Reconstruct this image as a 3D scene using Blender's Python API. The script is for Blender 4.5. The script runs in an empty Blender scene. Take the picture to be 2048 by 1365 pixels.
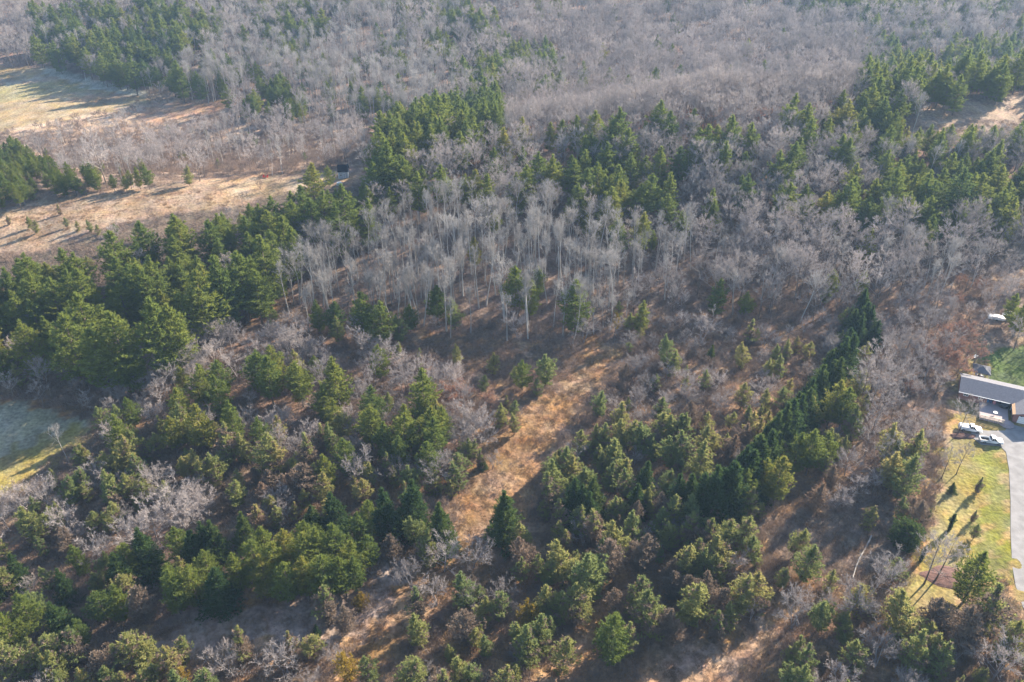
import bpy, math, random
import numpy as np
from mathutils import Vector, Matrix, noise

R = math.radians
rng = np.random.default_rng(7)
random.seed(7)
sc = bpy.context.scene
col = sc.collection

# ------------------------------------------------------------------ camera, sky, sun, exposure
FPX, PITCH, CAMH = 1650.0, R(33.3), 140.0
cam_d = bpy.data.cameras.new('camera')
cam_d.sensor_width = 36; cam_d.lens = 36 * FPX / 2048
cam_d.clip_start = 1; cam_d.clip_end = 9000
cam = bpy.data.objects.new('camera', cam_d); col.objects.link(cam)
cam.location = (0, 0, CAMH); cam.rotation_euler = (R(90) - PITCH, 0, 0)
sc.camera = cam

SUN_EL, SUN_AZ = R(24), R(50)          # azimuth measured from +Y towards +X
world = bpy.data.worlds.new("World"); sc.world = world; world.use_nodes = True
nt = world.node_tree
bg = nt.nodes['Background']
sky = nt.nodes.new('ShaderNodeTexSky'); sky.sky_type = 'NISHITA'; sky.sun_disc = False
sky.sun_elevation = SUN_EL; sky.sun_rotation = SUN_AZ
sky.altitude = 300; sky.air_density = 1.0; sky.dust_density = 1.0; sky.ozone_density = 1.2
nt.links.new(sky.outputs[0], bg.inputs[0]); bg.inputs[1].default_value = 0.09
sd = bpy.data.lights.new('sun', 'SUN'); sd.energy = 5.0; sd.angle = R(0.55); sd.color = (1.0, 0.87, 0.70)
sun = bpy.data.objects.new('sun', sd); col.objects.link(sun)
sv = Vector((math.sin(SUN_AZ) * math.cos(SUN_EL), math.cos(SUN_AZ) * math.cos(SUN_EL), math.sin(SUN_EL)))
sun.rotation_euler = sv.to_track_quat('Z', 'Y').to_euler(); sun.location = (150, 150, 200)

vs = sc.view_settings
vs.view_transform = 'Standard'; vs.look = 'None'; vs.exposure = 2.1; vs.gamma = 1; vs.use_curve_mapping = False
cy = sc.cycles
cy.use_denoising = True; cy.denoising_prefilter = 'ACCURATE'; cy.denoising_input_passes = 'RGB_ALBEDO_NORMAL'; cy.denoiser = 'OPENIMAGEDENOISE'
cy.max_bounces = 5; cy.diffuse_bounces = 3; cy.glossy_bounces = 1; cy.transmission_bounces = 2
cy.volume_bounces = 0; cy.transparent_max_bounces = 4
cy.caustics_reflective = False; cy.caustics_refractive = False
cy.use_adaptive_sampling = True; cy.adaptive_threshold = 0.01
HAZE = 0.000115

# ------------------------------------------------------------------ terrain and surveying
KX = 1.15
RX = np.array([-600, -300, -170, -59, 20, 75, 182, 400, 700]) * KX
RY = np.array([215, 235, 255, 276, 295, 319, 338, 360, 380]) * KX
def sstep(a, b, x):
    t = np.clip((x - a) / (b - a), 0, 1); return t * t * (3 - 2 * t)
def terrain(x, y):
    x = np.asarray(x, float); y = np.asarray(y, float)
    d = y - np.interp(x, RX, RY)
    rt = sstep(-10, 110, x)                       # the wooded ridge stands higher to the east
    front = (13.5 + 9 * rt) * np.exp(-(np.minimum(d, 0) / 85) ** 2)
    back = -6 - 7 * rt + (19.5 + 16 * rt) * np.exp(-(np.maximum(d, 0) / (55 - 8 * rt)) ** 2)
    h = np.where(d < 0, front, back)
    h = h + 16 * sstep(180, 420, d) + 12 * sstep(500, 1400, d)
    n = (np.sin(x * .021 + 1.3) * np.cos(y * .017 + .4) + .6 * np.sin(x * .047 + y * .031) + .35 * np.sin(x * .09 - y * .07 + 2))
    amp = 1.0 - np.exp(-(((x - 125) / 45) ** 2 + ((y - 165) / 60) ** 2))
    return h + n * amp * (1 + sstep(150, 600, d) * 2.2)
CP, SP = math.cos(PITCH), math.sin(PITCH)
def project(x, y, z):
    x = np.asarray(x, float); y = np.asarray(y, float); z = np.asarray(z, float) - CAMH
    zf = y * CP - z * SP; up = y * SP + z * CP
    zf = np.where(zf < 1, 1, zf)
    return 1024 + FPX * x / zf, 682.5 - FPX * up / zf
def survey(px, py, hgt=0.0):
    """the ground point over which something hgt metres high is seen at a place of the photograph"""
    r = (px - 1024) / FPX; u = -(py - 682.5) / FPX
    d = np.array([r, CP + u * SP, -SP + u * CP])
    t = np.arange(60, 1500, 1.0)
    x, y, z = d[0] * t, d[1] * t, CAMH + d[2] * t
    below = z < terrain(x, y) + hgt
    i = int(np.argmax(below)) if below.any() else len(t) - 1
    lo, hi = t[max(i - 1, 0)], t[i]
    for _ in range(12):
        m = (lo + hi) / 2
        if CAMH + d[2] * m < terrain(d[0] * m, d[1] * m) + hgt: hi = m
        else: lo = m
    return d[0] * hi, d[1] * hi, float(terrain(d[0] * hi, d[1] * hi))

# ------------------------------------------------------------------ materials
def mat(name, rough=0.85, spec=0.2):
    m = bpy.data.materials.new(name); m.use_nodes = True
    b = m.node_tree.nodes['Principled BSDF']
    b.inputs['Roughness'].default_value = rough
    b.inputs['Specular IOR Level'].default_value = spec
    return m, m.node_tree, b
def simple(name, c, rough=0.8, spec=0.3, var=0.12, scale=3.0, metal=0):
    m, t, b = mat(name, rough, spec)
    b.inputs['Metallic'].default_value = metal
    tc = t.nodes.new('ShaderNodeTexCoord'); n = t.nodes.new('ShaderNodeTexNoise')
    n.inputs['Scale'].default_value = scale; n.inputs['Detail'].default_value = 5
    t.links.new(tc.outputs['Object'], n.inputs['Vector'])
    mr = t.nodes.new('ShaderNodeMapRange'); mr.inputs[1].default_value = .3; mr.inputs[2].default_value = .7
    mr.inputs[3].default_value = 1 - var; mr.inputs[4].default_value = 1 + var
    t.links.new(n.outputs['Fac'], mr.inputs[0])
    mx = t.nodes.new('ShaderNodeVectorMath'); mx.operation = 'SCALE'; mx.inputs[0].default_value = c
    t.links.new(mr.outputs[0], mx.inputs['Scale']); t.links.new(mx.outputs[0], b.inputs['Base Color'])
    return m
def plant(name, cols, transl=0.35, rough=0.75, nscale=.02):
    """cols: list of (pos, rgb) picked by the plant's own random and a slow variation of place"""
    m, t, b = mat(name, rough, 0.15)
    oi = t.nodes.new('ShaderNodeObjectInfo'); geo = t.nodes.new('ShaderNodeNewGeometry')
    n = t.nodes.new('ShaderNodeTexNoise'); n.inputs['Scale'].default_value = nscale; n.inputs['Detail'].default_value = 2
    t.links.new(geo.outputs['Position'], n.inputs['Vector'])
    n2 = t.nodes.new('ShaderNodeTexNoise'); n2.inputs['Scale'].default_value = .9; n2.inputs['Detail'].default_value = 2
    t.links.new(geo.outputs['Position'], n2.inputs['Vector'])
    a = t.nodes.new('ShaderNodeMath'); a.operation = 'MULTIPLY_ADD'; a.inputs[1].default_value = .5
    t.links.new(oi.outputs['Random'], a.inputs[0])
    a3 = t.nodes.new('ShaderNodeMath'); a3.operation = 'MULTIPLY_ADD'; a3.inputs[1].default_value = .9; a3.inputs[2].default_value = -.42
    t.links.new(n.outputs['Fac'], a3.inputs[0]); t.links.new(a3.outputs[0], a.inputs[2])
    a2 = t.nodes.new('ShaderNodeMath'); a2.operation = 'MULTIPLY_ADD'; a2.inputs[1].default_value = .7
    t.links.new(n2.outputs['Fac'], a2.inputs[0]); t.links.new(a.outputs[0], a2.inputs[2])
    a4 = t.nodes.new('ShaderNodeMath'); a4.operation = 'SUBTRACT'; a4.inputs[1].default_value = .12
    t.links.new(a2.outputs[0], a4.inputs[0])
    cr = t.nodes.new('ShaderNodeValToRGB')
    while len(cr.color_ramp.elements) < len(cols): cr.color_ramp.elements.new(.5)
    for e, (p, c) in zip(cr.color_ramp.elements, cols): e.position = p; e.color = (*c, 1)
    t.links.new(a4.outputs[0], cr.inputs[0])
    t.links.new(cr.outputs[0], b.inputs['Base Color'])
    if transl > 0:
        tr = t.nodes.new('ShaderNodeBsdfTranslucent'); t.links.new(cr.outputs[0], tr.inputs[0])
        mx = t.nodes.new('ShaderNodeMixShader'); mx.inputs[0].default_value = transl
        out = t.nodes['Material Output']
        t.links.new(b.outputs[0], mx.inputs[1]); t.links.new(tr.outputs[0], mx.inputs[2]); t.links.new(mx.outputs[0], out.inputs[0])
    return m
M = {}
M['pine'] = plant('pine_needles', [(0, (.07, .115, .038)), (.4, (.14, .18, .04)), (.7, (.18, .21, .042)), (1, (.27, .235, .055))], .48)
M['spruce'] = plant('spruce_needles', [(0, (.034, .07, .026)), (.6, (.06, .10, .028)), (1, (.12, .15, .035))], .4)
M['scrub'] = plant('scrub_pine_needles', [(0, (.14, .19, .08)), (.4, (.21, .245, .085)), (.7, (.30, .295, .10)), (1, (.37, .30, .12))], .46)
M['tan'] = plant('dry_needles', [(0, (.17, .135, .105)), (.5, (.23, .175, .13)), (1, (.30, .20, .135))], .3)
M['bark'] = plant('bark', [(0, (.11, .085, .07)), (1, (.19, .15, .12))], 0)
M['twig'] = plant('bare_twigs', [(0, (.175, .155, .15)), (.45, (.29, .258, .247)), (1, (.47, .41, .38))], .2)
M['pale'] = plant('pale_bark', [(0, (.26, .24, .22)), (.5, (.38, .355, .325)), (1, (.52, .485, .45))], .1)
M['palegrey'] = plant('pale_twigs', [(0, (.21, .195, .185)), (.5, (.31, .29, .275)), (1, (.44, .41, .385))], .15)
M['brush'] = plant('brush_twigs', [(0, (.17, .135, .115)), (.5, (.25, .19, .155)), (1, (.34, .24, .175))], .2)
M['grass'] = plant('dry_grass', [(0, (.17, .11, .07)), (.5, (.24, .155, .09)), (1, (.31, .21, .125))], .3, nscale=.05)
M['rust'] = plant('rust_leaves', [(0, (.20, .11, .085)), (.5, (.28, .14, .095)), (1, (.34, .19, .12))], .35)
M['gold'] = plant('golden_needles', [(0, (.22, .17, .03)), (.5, (.30, .21, .035)), (1, (.38, .25, .05))], .35)

# ------------------------------------------------------------------ mesh helpers
class Buf:
    def __init__(s): s.v = []; s.f = []; s.m = []; s.n = 0
    def add(s, verts, faces, mi=0):
        verts = np.asarray(verts, np.float32).reshape(-1, 3); faces = np.asarray(faces, np.int32)
        s.v.append(verts); s.f.append((faces + s.n, mi)); s.n += len(verts)
    def blades(s, base, tip, side, mi=0):
        """one tapering triangle each"""
        N = len(base)
        if N == 0: return
        v = np.empty((N, 3, 3), np.float32); v[:, 0] = base - side; v[:, 1] = base + side; v[:, 2] = tip
        s.add(v, np.arange(N * 3).reshape(N, 3), mi)
    def tubes(s, p0, p1, r0, r1, k=3, mi=0):
        N = len(p0)
        if N == 0: return
        d = p1 - p0; d = d / (np.linalg.norm(d, axis=1, keepdims=True) + 1e-9)
        a = np.cross(d, np.where(np.abs(d[:, 2:3]) > .9, [[1., 0, 0]], [[0, 0, 1.]])); a /= np.linalg.norm(a, axis=1, keepdims=True) + 1e-9
        b = np.cross(d, a)
        ang = np.arange(k) * 2 * math.pi / k
        ring = a[:, None] * np.cos(ang)[None, :, None] + b[:, None] * np.sin(ang)[None, :, None]
        v = np.empty((N, 2 * k, 3), np.float32)
        v[:, :k] = p0[:, None] + ring * np.asarray(r0).reshape(-1, 1, 1); v[:, k:] = p1[:, None] + ring * np.asarray(r1).reshape(-1, 1, 1)
        f = []
        for i in range(k):
            j = (i + 1) % k; f += [[i, j, k + j], [i, k + j, k + i]]
        f = np.array(f)[None] + (np.arange(N) * 2 * k)[:, None, None]
        s.add(v, f.reshape(-1, 3), mi)
    def mesh(s, name, mats, smooth=False):
        v = np.concatenate(s.v); f = np.concatenate([a for a, _ in s.f]); mi = np.concatenate([np.full(len(a), m, np.int32) for a, m in s.f])
        me = bpy.data.meshes.new(name)
        me.vertices.add(len(v)); me.vertices.foreach_set('co', v.ravel())
        me.loops.add(len(f) * 3); me.loops.foreach_set('vertex_index', f.astype(np.int32).ravel())
        me.polygons.add(len(f)); me.polygons.foreach_set('loop_start', np.arange(0, len(f) * 3, 3, dtype=np.int32))
        me.polygons.foreach_set('material_index', mi); me.polygons.foreach_set('use_smooth', np.zeros(len(f), bool))
        for m in mats: me.materials.append(m)
        me.update(calc_edges=True)
        return me
def unit(v): return v / (np.linalg.norm(v, axis=-1, keepdims=True) + 1e-9)
def merge(a, b, mats_a):
    c = Buf(); c.v = a.v + b.v; c.f = list(a.f) + [(f + a.n, m + mats_a) for f, m in b.f]; c.n = a.n + b.n; return c

def trunk(H, r, r_top, bend, g, k=6, n=7):
    t = np.linspace(0, 1, n)
    ph = g.uniform(0, 6.28)
    off = bend * np.sin(t * g.uniform(1.5, 3.5) + ph) - bend * math.sin(ph)
    a = g.uniform(0, 6.28)
    P = np.stack([off * math.cos(a), off * math.sin(a), t * H], 1)
    rad = r * (1 - t) + r_top * t; rad[0] *= 1.25
    return P, rad
def along(P, z):
    return np.stack([np.interp(z, P[:, 2], P[:, 0]), np.interp(z, P[:, 2], P[:, 1]), z], -1)

def conifer(seed, H, R0, zb, prof, dz, limbs, tilt, tlen, tw, nb, step, irreg, droop=0.0, lateral=.38, dead=0.0, miss=.12, bend=.25, tr=.2, flat=.35):
    g = np.random.default_rng(seed)
    T = Buf(); C = Buf()
    P, rad = trunk(H, tr, .02, bend, g)
    T.tubes(P[:-1] - [[0, 0, .25]] * (P[:-1, 2:3] == 0), P[1:], rad[:-1], rad[1:], 6)
    z = zb * H
    lob = g.uniform(.75, 1.25, 8)          # an uneven outline
    while z < H * .985:
        t = (z - zb * H) / (H * (1 - zb)); rr = R0 * prof(t)
        n = max(3, int(limbs * (1 - .45 * t)))
        a0 = g.uniform(0, 6.28)
        for i in range(n):
            if g.random() < miss: continue
            a = a0 + i * 6.283 / n + g.uniform(-.3, .3)
            L = rr * (1 + irreg * g.uniform(-1, .55)) * (lob[int(a / 6.283 * 8) % 8] * .5 + .5)
            L = max(L, .3)
            o = along(P, z + g.uniform(-.3, .3) * dz)
            tl = tilt(t) + g.uniform(-.12, .12)
            s = np.arange(.28 if t < .8 else .05, 1.001, step / max(L, step)); s = s[s <= 1.0]
            if len(s) == 0: s = np.array([.9])
            dirh = np.array([math.cos(a), math.sin(a), 0]); side = np.array([-math.sin(a), math.cos(a), 0])
            def pt(q): return o + dirh * (q * L)[:, None] + np.array([0, 0, 1.]) * ((tl * q - droop * q * q + .12 * q ** 3) * L)[:, None]
            q2 = np.array([0, .5, 1.]); pp = pt(q2)
            C.tubes(pp[:-1], pp[1:], np.array([.05, .03]) * (.5 + L / 5), np.array([.03, .008]) * (.5 + L / 5), 3, 1)
            c = pt(s)
            # lateral sprays
            reps = []
            for sg in (-1, 0, 1, g.choice([-1, 1])):
                w = sg * lateral * L * np.sin(np.clip(s, .1, 1) * 2.6) * g.uniform(.35, 1, len(s))
                reps.append(c + side * w[:, None] + dirh * (np.abs(w) * .45)[:, None] + g.normal(0, .1, (len(s), 3)) * [1, 1, 1.2])
            c = np.concatenate(reps)
            N = len(c)
            isdead = g.random() < dead * (1.15 - t) * 1.6
            out = unit(c - o + [0, 0, .25])
            b = np.repeat(c, nb, 0); o2 = np.repeat(out, nb, 0)
            d = unit(o2 * .7 + g.normal(0, .6, b.shape) * [1, 1, flat + .3] + [0, 0, .22])
            ln = tlen * g.uniform(.6, 1.25, (len(b), 1))
            sd_ = unit(np.cross(d, g.normal(0, 1, b.shape))) * tw * g.uniform(.6, 1.3, (len(b), 1))
            C.blades(b - d * ln * .25, b + d * ln, sd_, 2 if isdead else 0)
        z += dz * (1 - .35 * t) * g.uniform(.8, 1.2)
    return T, C

def bare(seed, H, R0, fork, n1, n2, n3, n4, up1, tr, tw, spread=1.0, bend=.5, multi=1, leader=True):
    """a leafless broadleaf tree: trunk, limbs, branches, twigs"""
    g = np.random.default_rng(seed)
    T = Buf(); C = Buf(); starts = []
    for mi in range(multi):
        P, rad = trunk(H * (g.uniform(.75, 1) if multi > 1 else 1) * (.96 if leader else .7), tr, tr * .12, bend, g, n=9)
        if multi > 1:
            a = g.uniform(0, 6.28); k = g.uniform(.15, .45) * R0 / H * 1.6
            P = P + np.stack([math.cos(a) * P[:, 2] * k, math.sin(a) * P[:, 2] * k, P[:, 2] * 0], 1)
        Q = P.copy(); Q[0, 2] -= .25
        T.tubes(Q[:-1], Q[1:], rad[:-1], rad[1:], 6)
        Hh = P[-1, 2]
        z = (fork + (1 - fork) * np.sort(g.random(n1)) ** .85) * Hh
        o = np.stack([np.interp(z, P[:, 2], P[:, 0]), np.interp(z, P[:, 2], P[:, 1]), z], 1)
        t = z / Hh; a = np.arange(n1) * 2.4 + g.uniform(-.4, .4, n1)
        el = up1 + .5 * t + g.uniform(-.15, .2, n1)
        L = R0 * spread * (1.25 - .75 * ((t - fork) / (1 - fork + 1e-6))) * g.uniform(.7, 1.15, n1) / np.maximum(np.cos(el), .35)
        L = np.minimum(L, (H - z) / np.maximum(np.sin(el), .15) * 1.05 + .4)
        d = np.stack([np.cos(a) * np.cos(el), np.sin(a) * np.cos(el), np.sin(el)], 1)
        starts.append((o, d, L, np.interp(z, P[:, 2], rad) * .55))
    o = np.concatenate([s[0] for s in starts]); d = np.concatenate([s[1] for s in starts]); L = np.concatenate([s[2] for s in starts]); r = np.concatenate([s[3] for s in starts])
    def grow(o, d, L, r, k, ang, lr, first=.25):
        """bend the limb in two pieces, then k children on each"""
        d2 = unit(d + g.normal(0, .18, d.shape) + [0, 0, .16]); mid = o + d * (L * .5)[:, None]; end = mid + d2 * (L * .5)[:, None]
        if k == 0: return mid, end, None
        s = g.uniform(first, 1, (len(o), k)); s[:, -1] = 1
        lo = o[:, None] + d[:, None] * (np.minimum(s, .5) * L[:, None])[..., None] + d2[:, None] * (np.maximum(s - .5, 0) * L[:, None])[..., None]
        nd = unit(np.repeat(d2[:, None], k, 1) + g.normal(0, ang, (len(o), k, 3)) + [0, 0, .14])
        nl = L[:, None] * lr * g.uniform(.55, 1.2, (len(o), k)) * (1.1 - .45 * s); nr = np.repeat((r * .5)[:, None], k, 1)
        return mid, end, (lo.reshape(-1, 3), nd.reshape(-1, 3), nl.ravel(), nr.ravel())
    mid, end, nx = grow(o, d, L, r, n2, .5, .55)
    C.tubes(o, mid, r, r * .65, 4); C.tubes(mid, end, r * .65, r * .3, 4)
    o, d, L, r = nx
    mid, end, nx = grow(o, d, L, r, n3, .55, .6, .15)
    C.tubes(o, mid, np.maximum(r, .018), np.maximum(r * .6, .014), 3); C.tubes(mid, end, np.maximum(r * .6, .014), np.full(len(r), .009), 3)
    o, d, L, r = nx
    mid, end, nx = grow(o, d, L, r, n4, .6, .65, .1)
    sd_ = unit(np.cross(d, g.normal(0, 1, d.shape))) * tw
    C.blades(o, end, sd_)
    if nx is not None:
        o, d, L, r = nx
        L = np.minimum(L, 1.3)
        C.blades(o, o + d * L[:, None], unit(np.cross(d, g.normal(0, 1, d.shape))) * tw * .8)
    return T, C

def leafy(C, seed, n, mi, size=.16):
    """leaves that still hang on, near the ends of the twigs"""
    g = np.random.default_rng(seed)
    tips = np.concatenate([v.reshape(-1, 3) for v in C.v[-2:]]); tips = tips[g.integers(0, len(tips), n)] + g.normal(0, .12, (n, 3))
    d = unit(g.normal(0, 1, (n, 3)))
    C.blades(tips, tips + d * size, unit(np.cross(d, g.normal(0, 1, d.shape))) * size * .5, mi)

# ------------------------------------------------------------------ kinds of tree: prototypes as (height, trunk mesh, crown mesh)
P_white = lambda t: (.55 + .95 * t) if t < .3 else max(.05, (1 - (t - .3) / .7) ** .95 * .88)
P_cone = lambda t: max(.04, (1 - t) ** .9)
P_scrub = lambda t: (.6 + 1.3 * t) if t < .3 else max(.07, (1 - ((t - .3) / .7)) ** 1.05 * 1.02)
PROTO = {}
def reg(kind, H, T, C, tm, cm):
    a = T.mesh(kind + '_trunk', [tm]); b = C.mesh(kind + '_crown', cm)
    PROTO.setdefault(kind, []).append((H, a, b, merge(T, C, 1).mesh(kind + '_whole', [tm] + cm)))
for s in range(7):
    g = np.random.default_rng(100 + s)
    T, C = conifer(100 + s, 18, g.uniform(3.8, 5.2), g.uniform(.1, .28), P_white, .9, 7, lambda t: .08 + .55 * t, .72, .13, 6, .6, .45, lateral=.42, miss=.16, flat=.2, tr=.26)
    reg('pine', 18, T, C, M['bark'], [M['pine'], M['bark'], M['tan']])
for s in range(5):
    g = np.random.default_rng(200 + s)
    T, C = conifer(200 + s, 13, g.uniform(3.2, 4.2), .03, P_cone, .62, 9, lambda t: -.12 + .6 * t, .55, .11, 6, .5, .5, droop=.2, lateral=.3, miss=.05, flat=.2)
    reg('spruce', 13, T, C, M['bark'], [M['spruce'], M['bark'], M['tan']])
for s in range(9):
    g = np.random.default_rng(300 + s)
    T, C = conifer(300 + s, 9, g.uniform(1.75, 2.5), g.uniform(.04, .16), P_scrub, .55, 7, lambda t: .2 + .75 * t, .42, .085, 8, .4, .45, lateral=.4, dead=(.08, .2, .35, .1, .3, .05, .55, 1.5, 1.6)[s], miss=.2, bend=.5, flat=.45, tr=.14)
    reg('scrub' if s < 7 else 'drypine', 9, T, C, M['bark'], [M['scrub'] if s < 7 else M['tan'], M['bark'], M['tan']])
for s in range(7):
    g = np.random.default_rng(400 + s)
    T, C = bare(400 + s, 14, g.uniform(3.0, 4.2), g.uniform(.3, .45), 15, 7, 7, 4, .35, .19, .034, bend=.5)
    reg('bare', 14, T, C, M['bark'], [M['twig']])
for s in range(6):
    g = np.random.default_rng(500 + s)
    T, C = bare(500 + s, 17, g.uniform(1.5, 2.4), g.uniform(.38, .62), 16, 6, 6, 3, g.uniform(.6, .95), .21, .024, bend=g.uniform(.4, 1.2))
    reg('aspen', 17, T, C, M['pale'], [M['palegrey']])
for s in range(4):
    g = np.random.default_rng(550 + s)
    T, C = bare(550 + s, 8, g.uniform(2.6, 3.4), g.uniform(.12, .25), 9, 7, 7, 4, .3, .11, .03, multi=2, bend=.3)
    reg('roundbare', 8, T, C, M['twig'], [M['twig']])
for s in range(5):
    g = np.random.default_rng(600 + s)
    T, C = bare(600 + s, 3.2, g.uniform(1.3, 1.9), .08, 5, 5, 6, 3, .4, .035, .028, multi=4, bend=.2)
    reg('shrub', 3.2, T, C, M['brush'], [M['brush']])
for s in range(2):
    T, C = bare(650 + s, 5, 2.2, .12, 7, 6, 7, 3, .35, .06, .026, multi=3, bend=.3); leafy(C, s, 1300, 1, .17)
    reg('rustshrub', 5, T, C, M['brush'], [M['brush'], M['rust']])
for s in range(2):
    T, C = conifer(700 + s, 4, .42, .02, lambda t: .5 + .9 * t if t < .5 else max(.1, (1 - (t - .5) * 1.7)), .22, 8, lambda t: 1.2, .28, .045, 6, .3, .12, lateral=.3, miss=.02, bend=.03, tr=.06)
    reg('column', 4, T, C, M['bark'], [M['spruce'], M['bark'], M['tan']])
T, C = conifer(720, 5, 2.3, .02, lambda t: .8 + .4 * t if t < .4 else max(.1, (1 - ((t - .4) / .6) ** 2) * .96), .38, 11, lambda t: .15 + .7 * t, .36, .06, 7, .36, .15, lateral=.4, miss=.02)
reg('roundspruce', 5, T, C, M['bark'], [M['spruce'], M['bark'], M['tan']])
T, C = conifer(730, 15, 3.4, .2, P_white, .95, 7, lambda t: .1 + .5 * t, .55, .08, 7, .62, .4, lateral=.36, miss=.15, flat=.2, tr=.22)
reg('goldpine', 15, T, C, M['bark'], [M['gold'], M['bark'], M['tan']])
T, C = conifer(740, 5, 1.6, .05, P_scrub, .5, 6, lambda t: .3 + .6 * t, .4, .055, 7, .45, .4, lateral=.4, miss=.1, tr=.08)
reg('goldshrub', 5, T, C, M['bark'], [M['gold'], M['bark'], M['tan']])

NAMES = dict(pine=('pine_tree', 'green pine tree'), spruce=('spruce_tree', 'dark spruce tree'), scrub=('scrub_pine', 'olive scrub pine'), drypine=('dry_pine', 'tan dry-needled pine'),
             bare=('bare_tree', 'bare grey-brown tree'), aspen=('aspen_tree', 'pale bare aspen'), roundbare=('round_bare_tree', 'round-crowned bare tree'), shrub=('bare_shrub', 'brown leafless shrub'),
             rustshrub=('oak_shrub', 'rust-leaved oak shrub'), column=('columnar_cedar', 'slender columnar cedar'), roundspruce=('round_spruce', 'broad dense low spruce'),
             goldpine=('golden_pine', 'golden-yellow pine'), goldshrub=('golden_shrub', 'golden-brown conifer shrub'))

# ------------------------------------------------------------------ where things grow (outlines surveyed off the photograph, turned into ground below)
# (phrase, outline, {kind: (plants per 100 m2, lowest, highest)})
Z = []
def zone(phrase, poly, mix, open_=False): Z.append((phrase, poly, mix, open_))
FAR = dict(bare=(1.9, 10, 17), aspen=(2.2, 11, 17), pine=(1.1, 9, 17), shrub=(.9, 2, 4))
zone('in the far grey wood', [(-900, -400), (2950, -400), (2950, 520), (-900, 520)], FAR)
zone('on the thin tan gap far off', [(1290, 62), (1310, 50), (1400, 40), (1480, 38), (1570, 28), (1650, 30), (1650, 40), (1560, 44), (1480, 50), (1400, 54)], {}, True)
zone('in the dark conifers at the top of the view', [(1670, -60), (1860, -60), (1855, 18), (1780, 30), (1685, 26)], dict(spruce=(5, 12, 17), pine=(1.5, 12, 16)))
zone('in the violet-brown wood past the far field', [(-400, -300), (160, -300), (130, 60), (60, 120), (-400, 140)], dict(bare=(3.2, 10, 14), shrub=(1, 2, 3)))
zone('in the blue-grey wood of the far valley', [(1000, 25), (1700, 30), (1750, 140), (1540, 145), (1000, 175)], dict(bare=(3.6, 10, 15), pine=(.03, 10, 14), shrub=(.6, 2, 4)))
zone('in the mixed wood behind the far field', [(60, 40), (160, 20), (440, 30), (440, 140), (380, 185), (240, 160), (120, 125), (70, 130)], dict(pine=(1.9, 12, 19), aspen=(1.3, 10, 15), bare=(.7, 10, 14)))
zone('among the dark conifers at the far edge', [(560, 30), (660, 50), (650, 125), (540, 130)], dict(pine=(1.5, 12, 18), bare=(2, 10, 14)))
zone('in the far conifer patch beside the grey valley', [(1010, 90), (1130, 95), (1130, 150), (1010, 150)], dict(pine=(2, 10, 15), bare=(1, 10, 14)))
zone('in the pale birch belt of the far wood', [(380, 90), (760, 70), (900, 130), (880, 240), (700, 250), (600, 170), (440, 200), (360, 170)], dict(aspen=(3.4, 11, 16), bare=(1.3, 10, 14), pine=(.35, 9, 14)))
zone('in the mid-valley pine clump', [(470, 175), (560, 155), (610, 190), (600, 235), (500, 245), (430, 250), (370, 260), (380, 225)], dict(pine=(2.4, 8, 13), bare=(1, 8, 12)))
zone('in the thin tree row below the far field', [(-300, 215), (120, 235), (290, 190), (300, 155), (340, 160), (400, 230), (420, 270), (300, 300), (0, 310), (-300, 330)], dict(aspen=(.65, 8, 13), shrub=(5.5, 2, 4), bare=(.5, 7, 12)))
zone('in the brushy valley behind the hill meadow', [(-300, 275), (120, 270), (430, 215), (700, 225), (860, 235), (770, 330), (640, 342), (400, 345), (200, 330), (0, 315), (-300, 330)], dict(shrub=(7, 2, 4.2), bare=(1.1, 7, 12), aspen=(.35, 8, 12), scrub=(.15, 4, 7)))
zone('on the far field', [(-500, 150), (60, 134), (105, 138), (280, 184), (295, 205), (220, 222), (130, 238), (0, 262), (-500, 300)], {}, True)
zone('on the rusty glade by the far field', [(275, 218), (340, 205), (420, 198), (470, 205), (455, 222), (380, 235), (300, 250), (278, 240)], {}, True)
zone('in the bushy pine belt behind the hill meadow', [(-400, 300), (50, 290), (110, 320), (190, 335), (300, 340), (400, 345), (470, 350), (400, 362), (200, 388), (90, 402), (0, 425), (-400, 440)], dict(pine=(3.6, 6, 10.5), scrub=(1.5, 5, 8), shrub=(.5, 2, 3)))
zone('on the hill meadow', [(-400, 440), (0, 424), (90, 400), (200, 387), (400, 362), (540, 350), (640, 345), (745, 345), (745, 352), (705, 370), (640, 376), (560, 395), (505, 400), (480, 415), (340, 428), (240, 450), (160, 468), (90, 500), (0, 512), (-400, 540)], {}, True)
zone('on the wooded crest', [(1000, 215), (1100, 195), (1300, 175), (1540, 148), (1720, 146), (1735, 225), (1640, 285), (1560, 280), (1300, 290), (1150, 280), (1010, 285)], dict(bare=(5.2, 11, 14), shrub=(.4, 2, 3)))
zone('in the conifer group at the upper edge of the ridge', [(1720, 140), (1860, 120), (2000, 85), (2200, 60), (2200, 190), (1960, 188), (1850, 210), (1740, 215)], dict(pine=(2.1, 11, 17), bare=(1.2, 9, 13)))
zone('beside the tan upper clearing', [(1640, 215), (1760, 205), (1840, 245), (2200, 225), (2200, 320), (1900, 330), (1700, 320)], dict(pine=(2.3, 9, 15), bare=(1.4, 9, 13), scrub=(.5, 6, 9)))
zone('on the tan upper clearing', [(1845, 222), (1900, 205), (2000, 194), (2300, 188), (2300, 228), (2048, 236), (1900, 246), (1835, 250)], {}, True)
zone('on the wooded slope', [(740, 320), (900, 270), (1010, 270), (1300, 265), (1640, 260), (1760, 300), (1900, 300), (2300, 300), (2300, 520), (2048, 470), (1300, 470), (1200, 440), (740, 440)], dict(bare=(3.8, 10, 15), pine=(.85, 11, 18), aspen=(.5, 11, 16), shrub=(1, 2, 4)))
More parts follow.
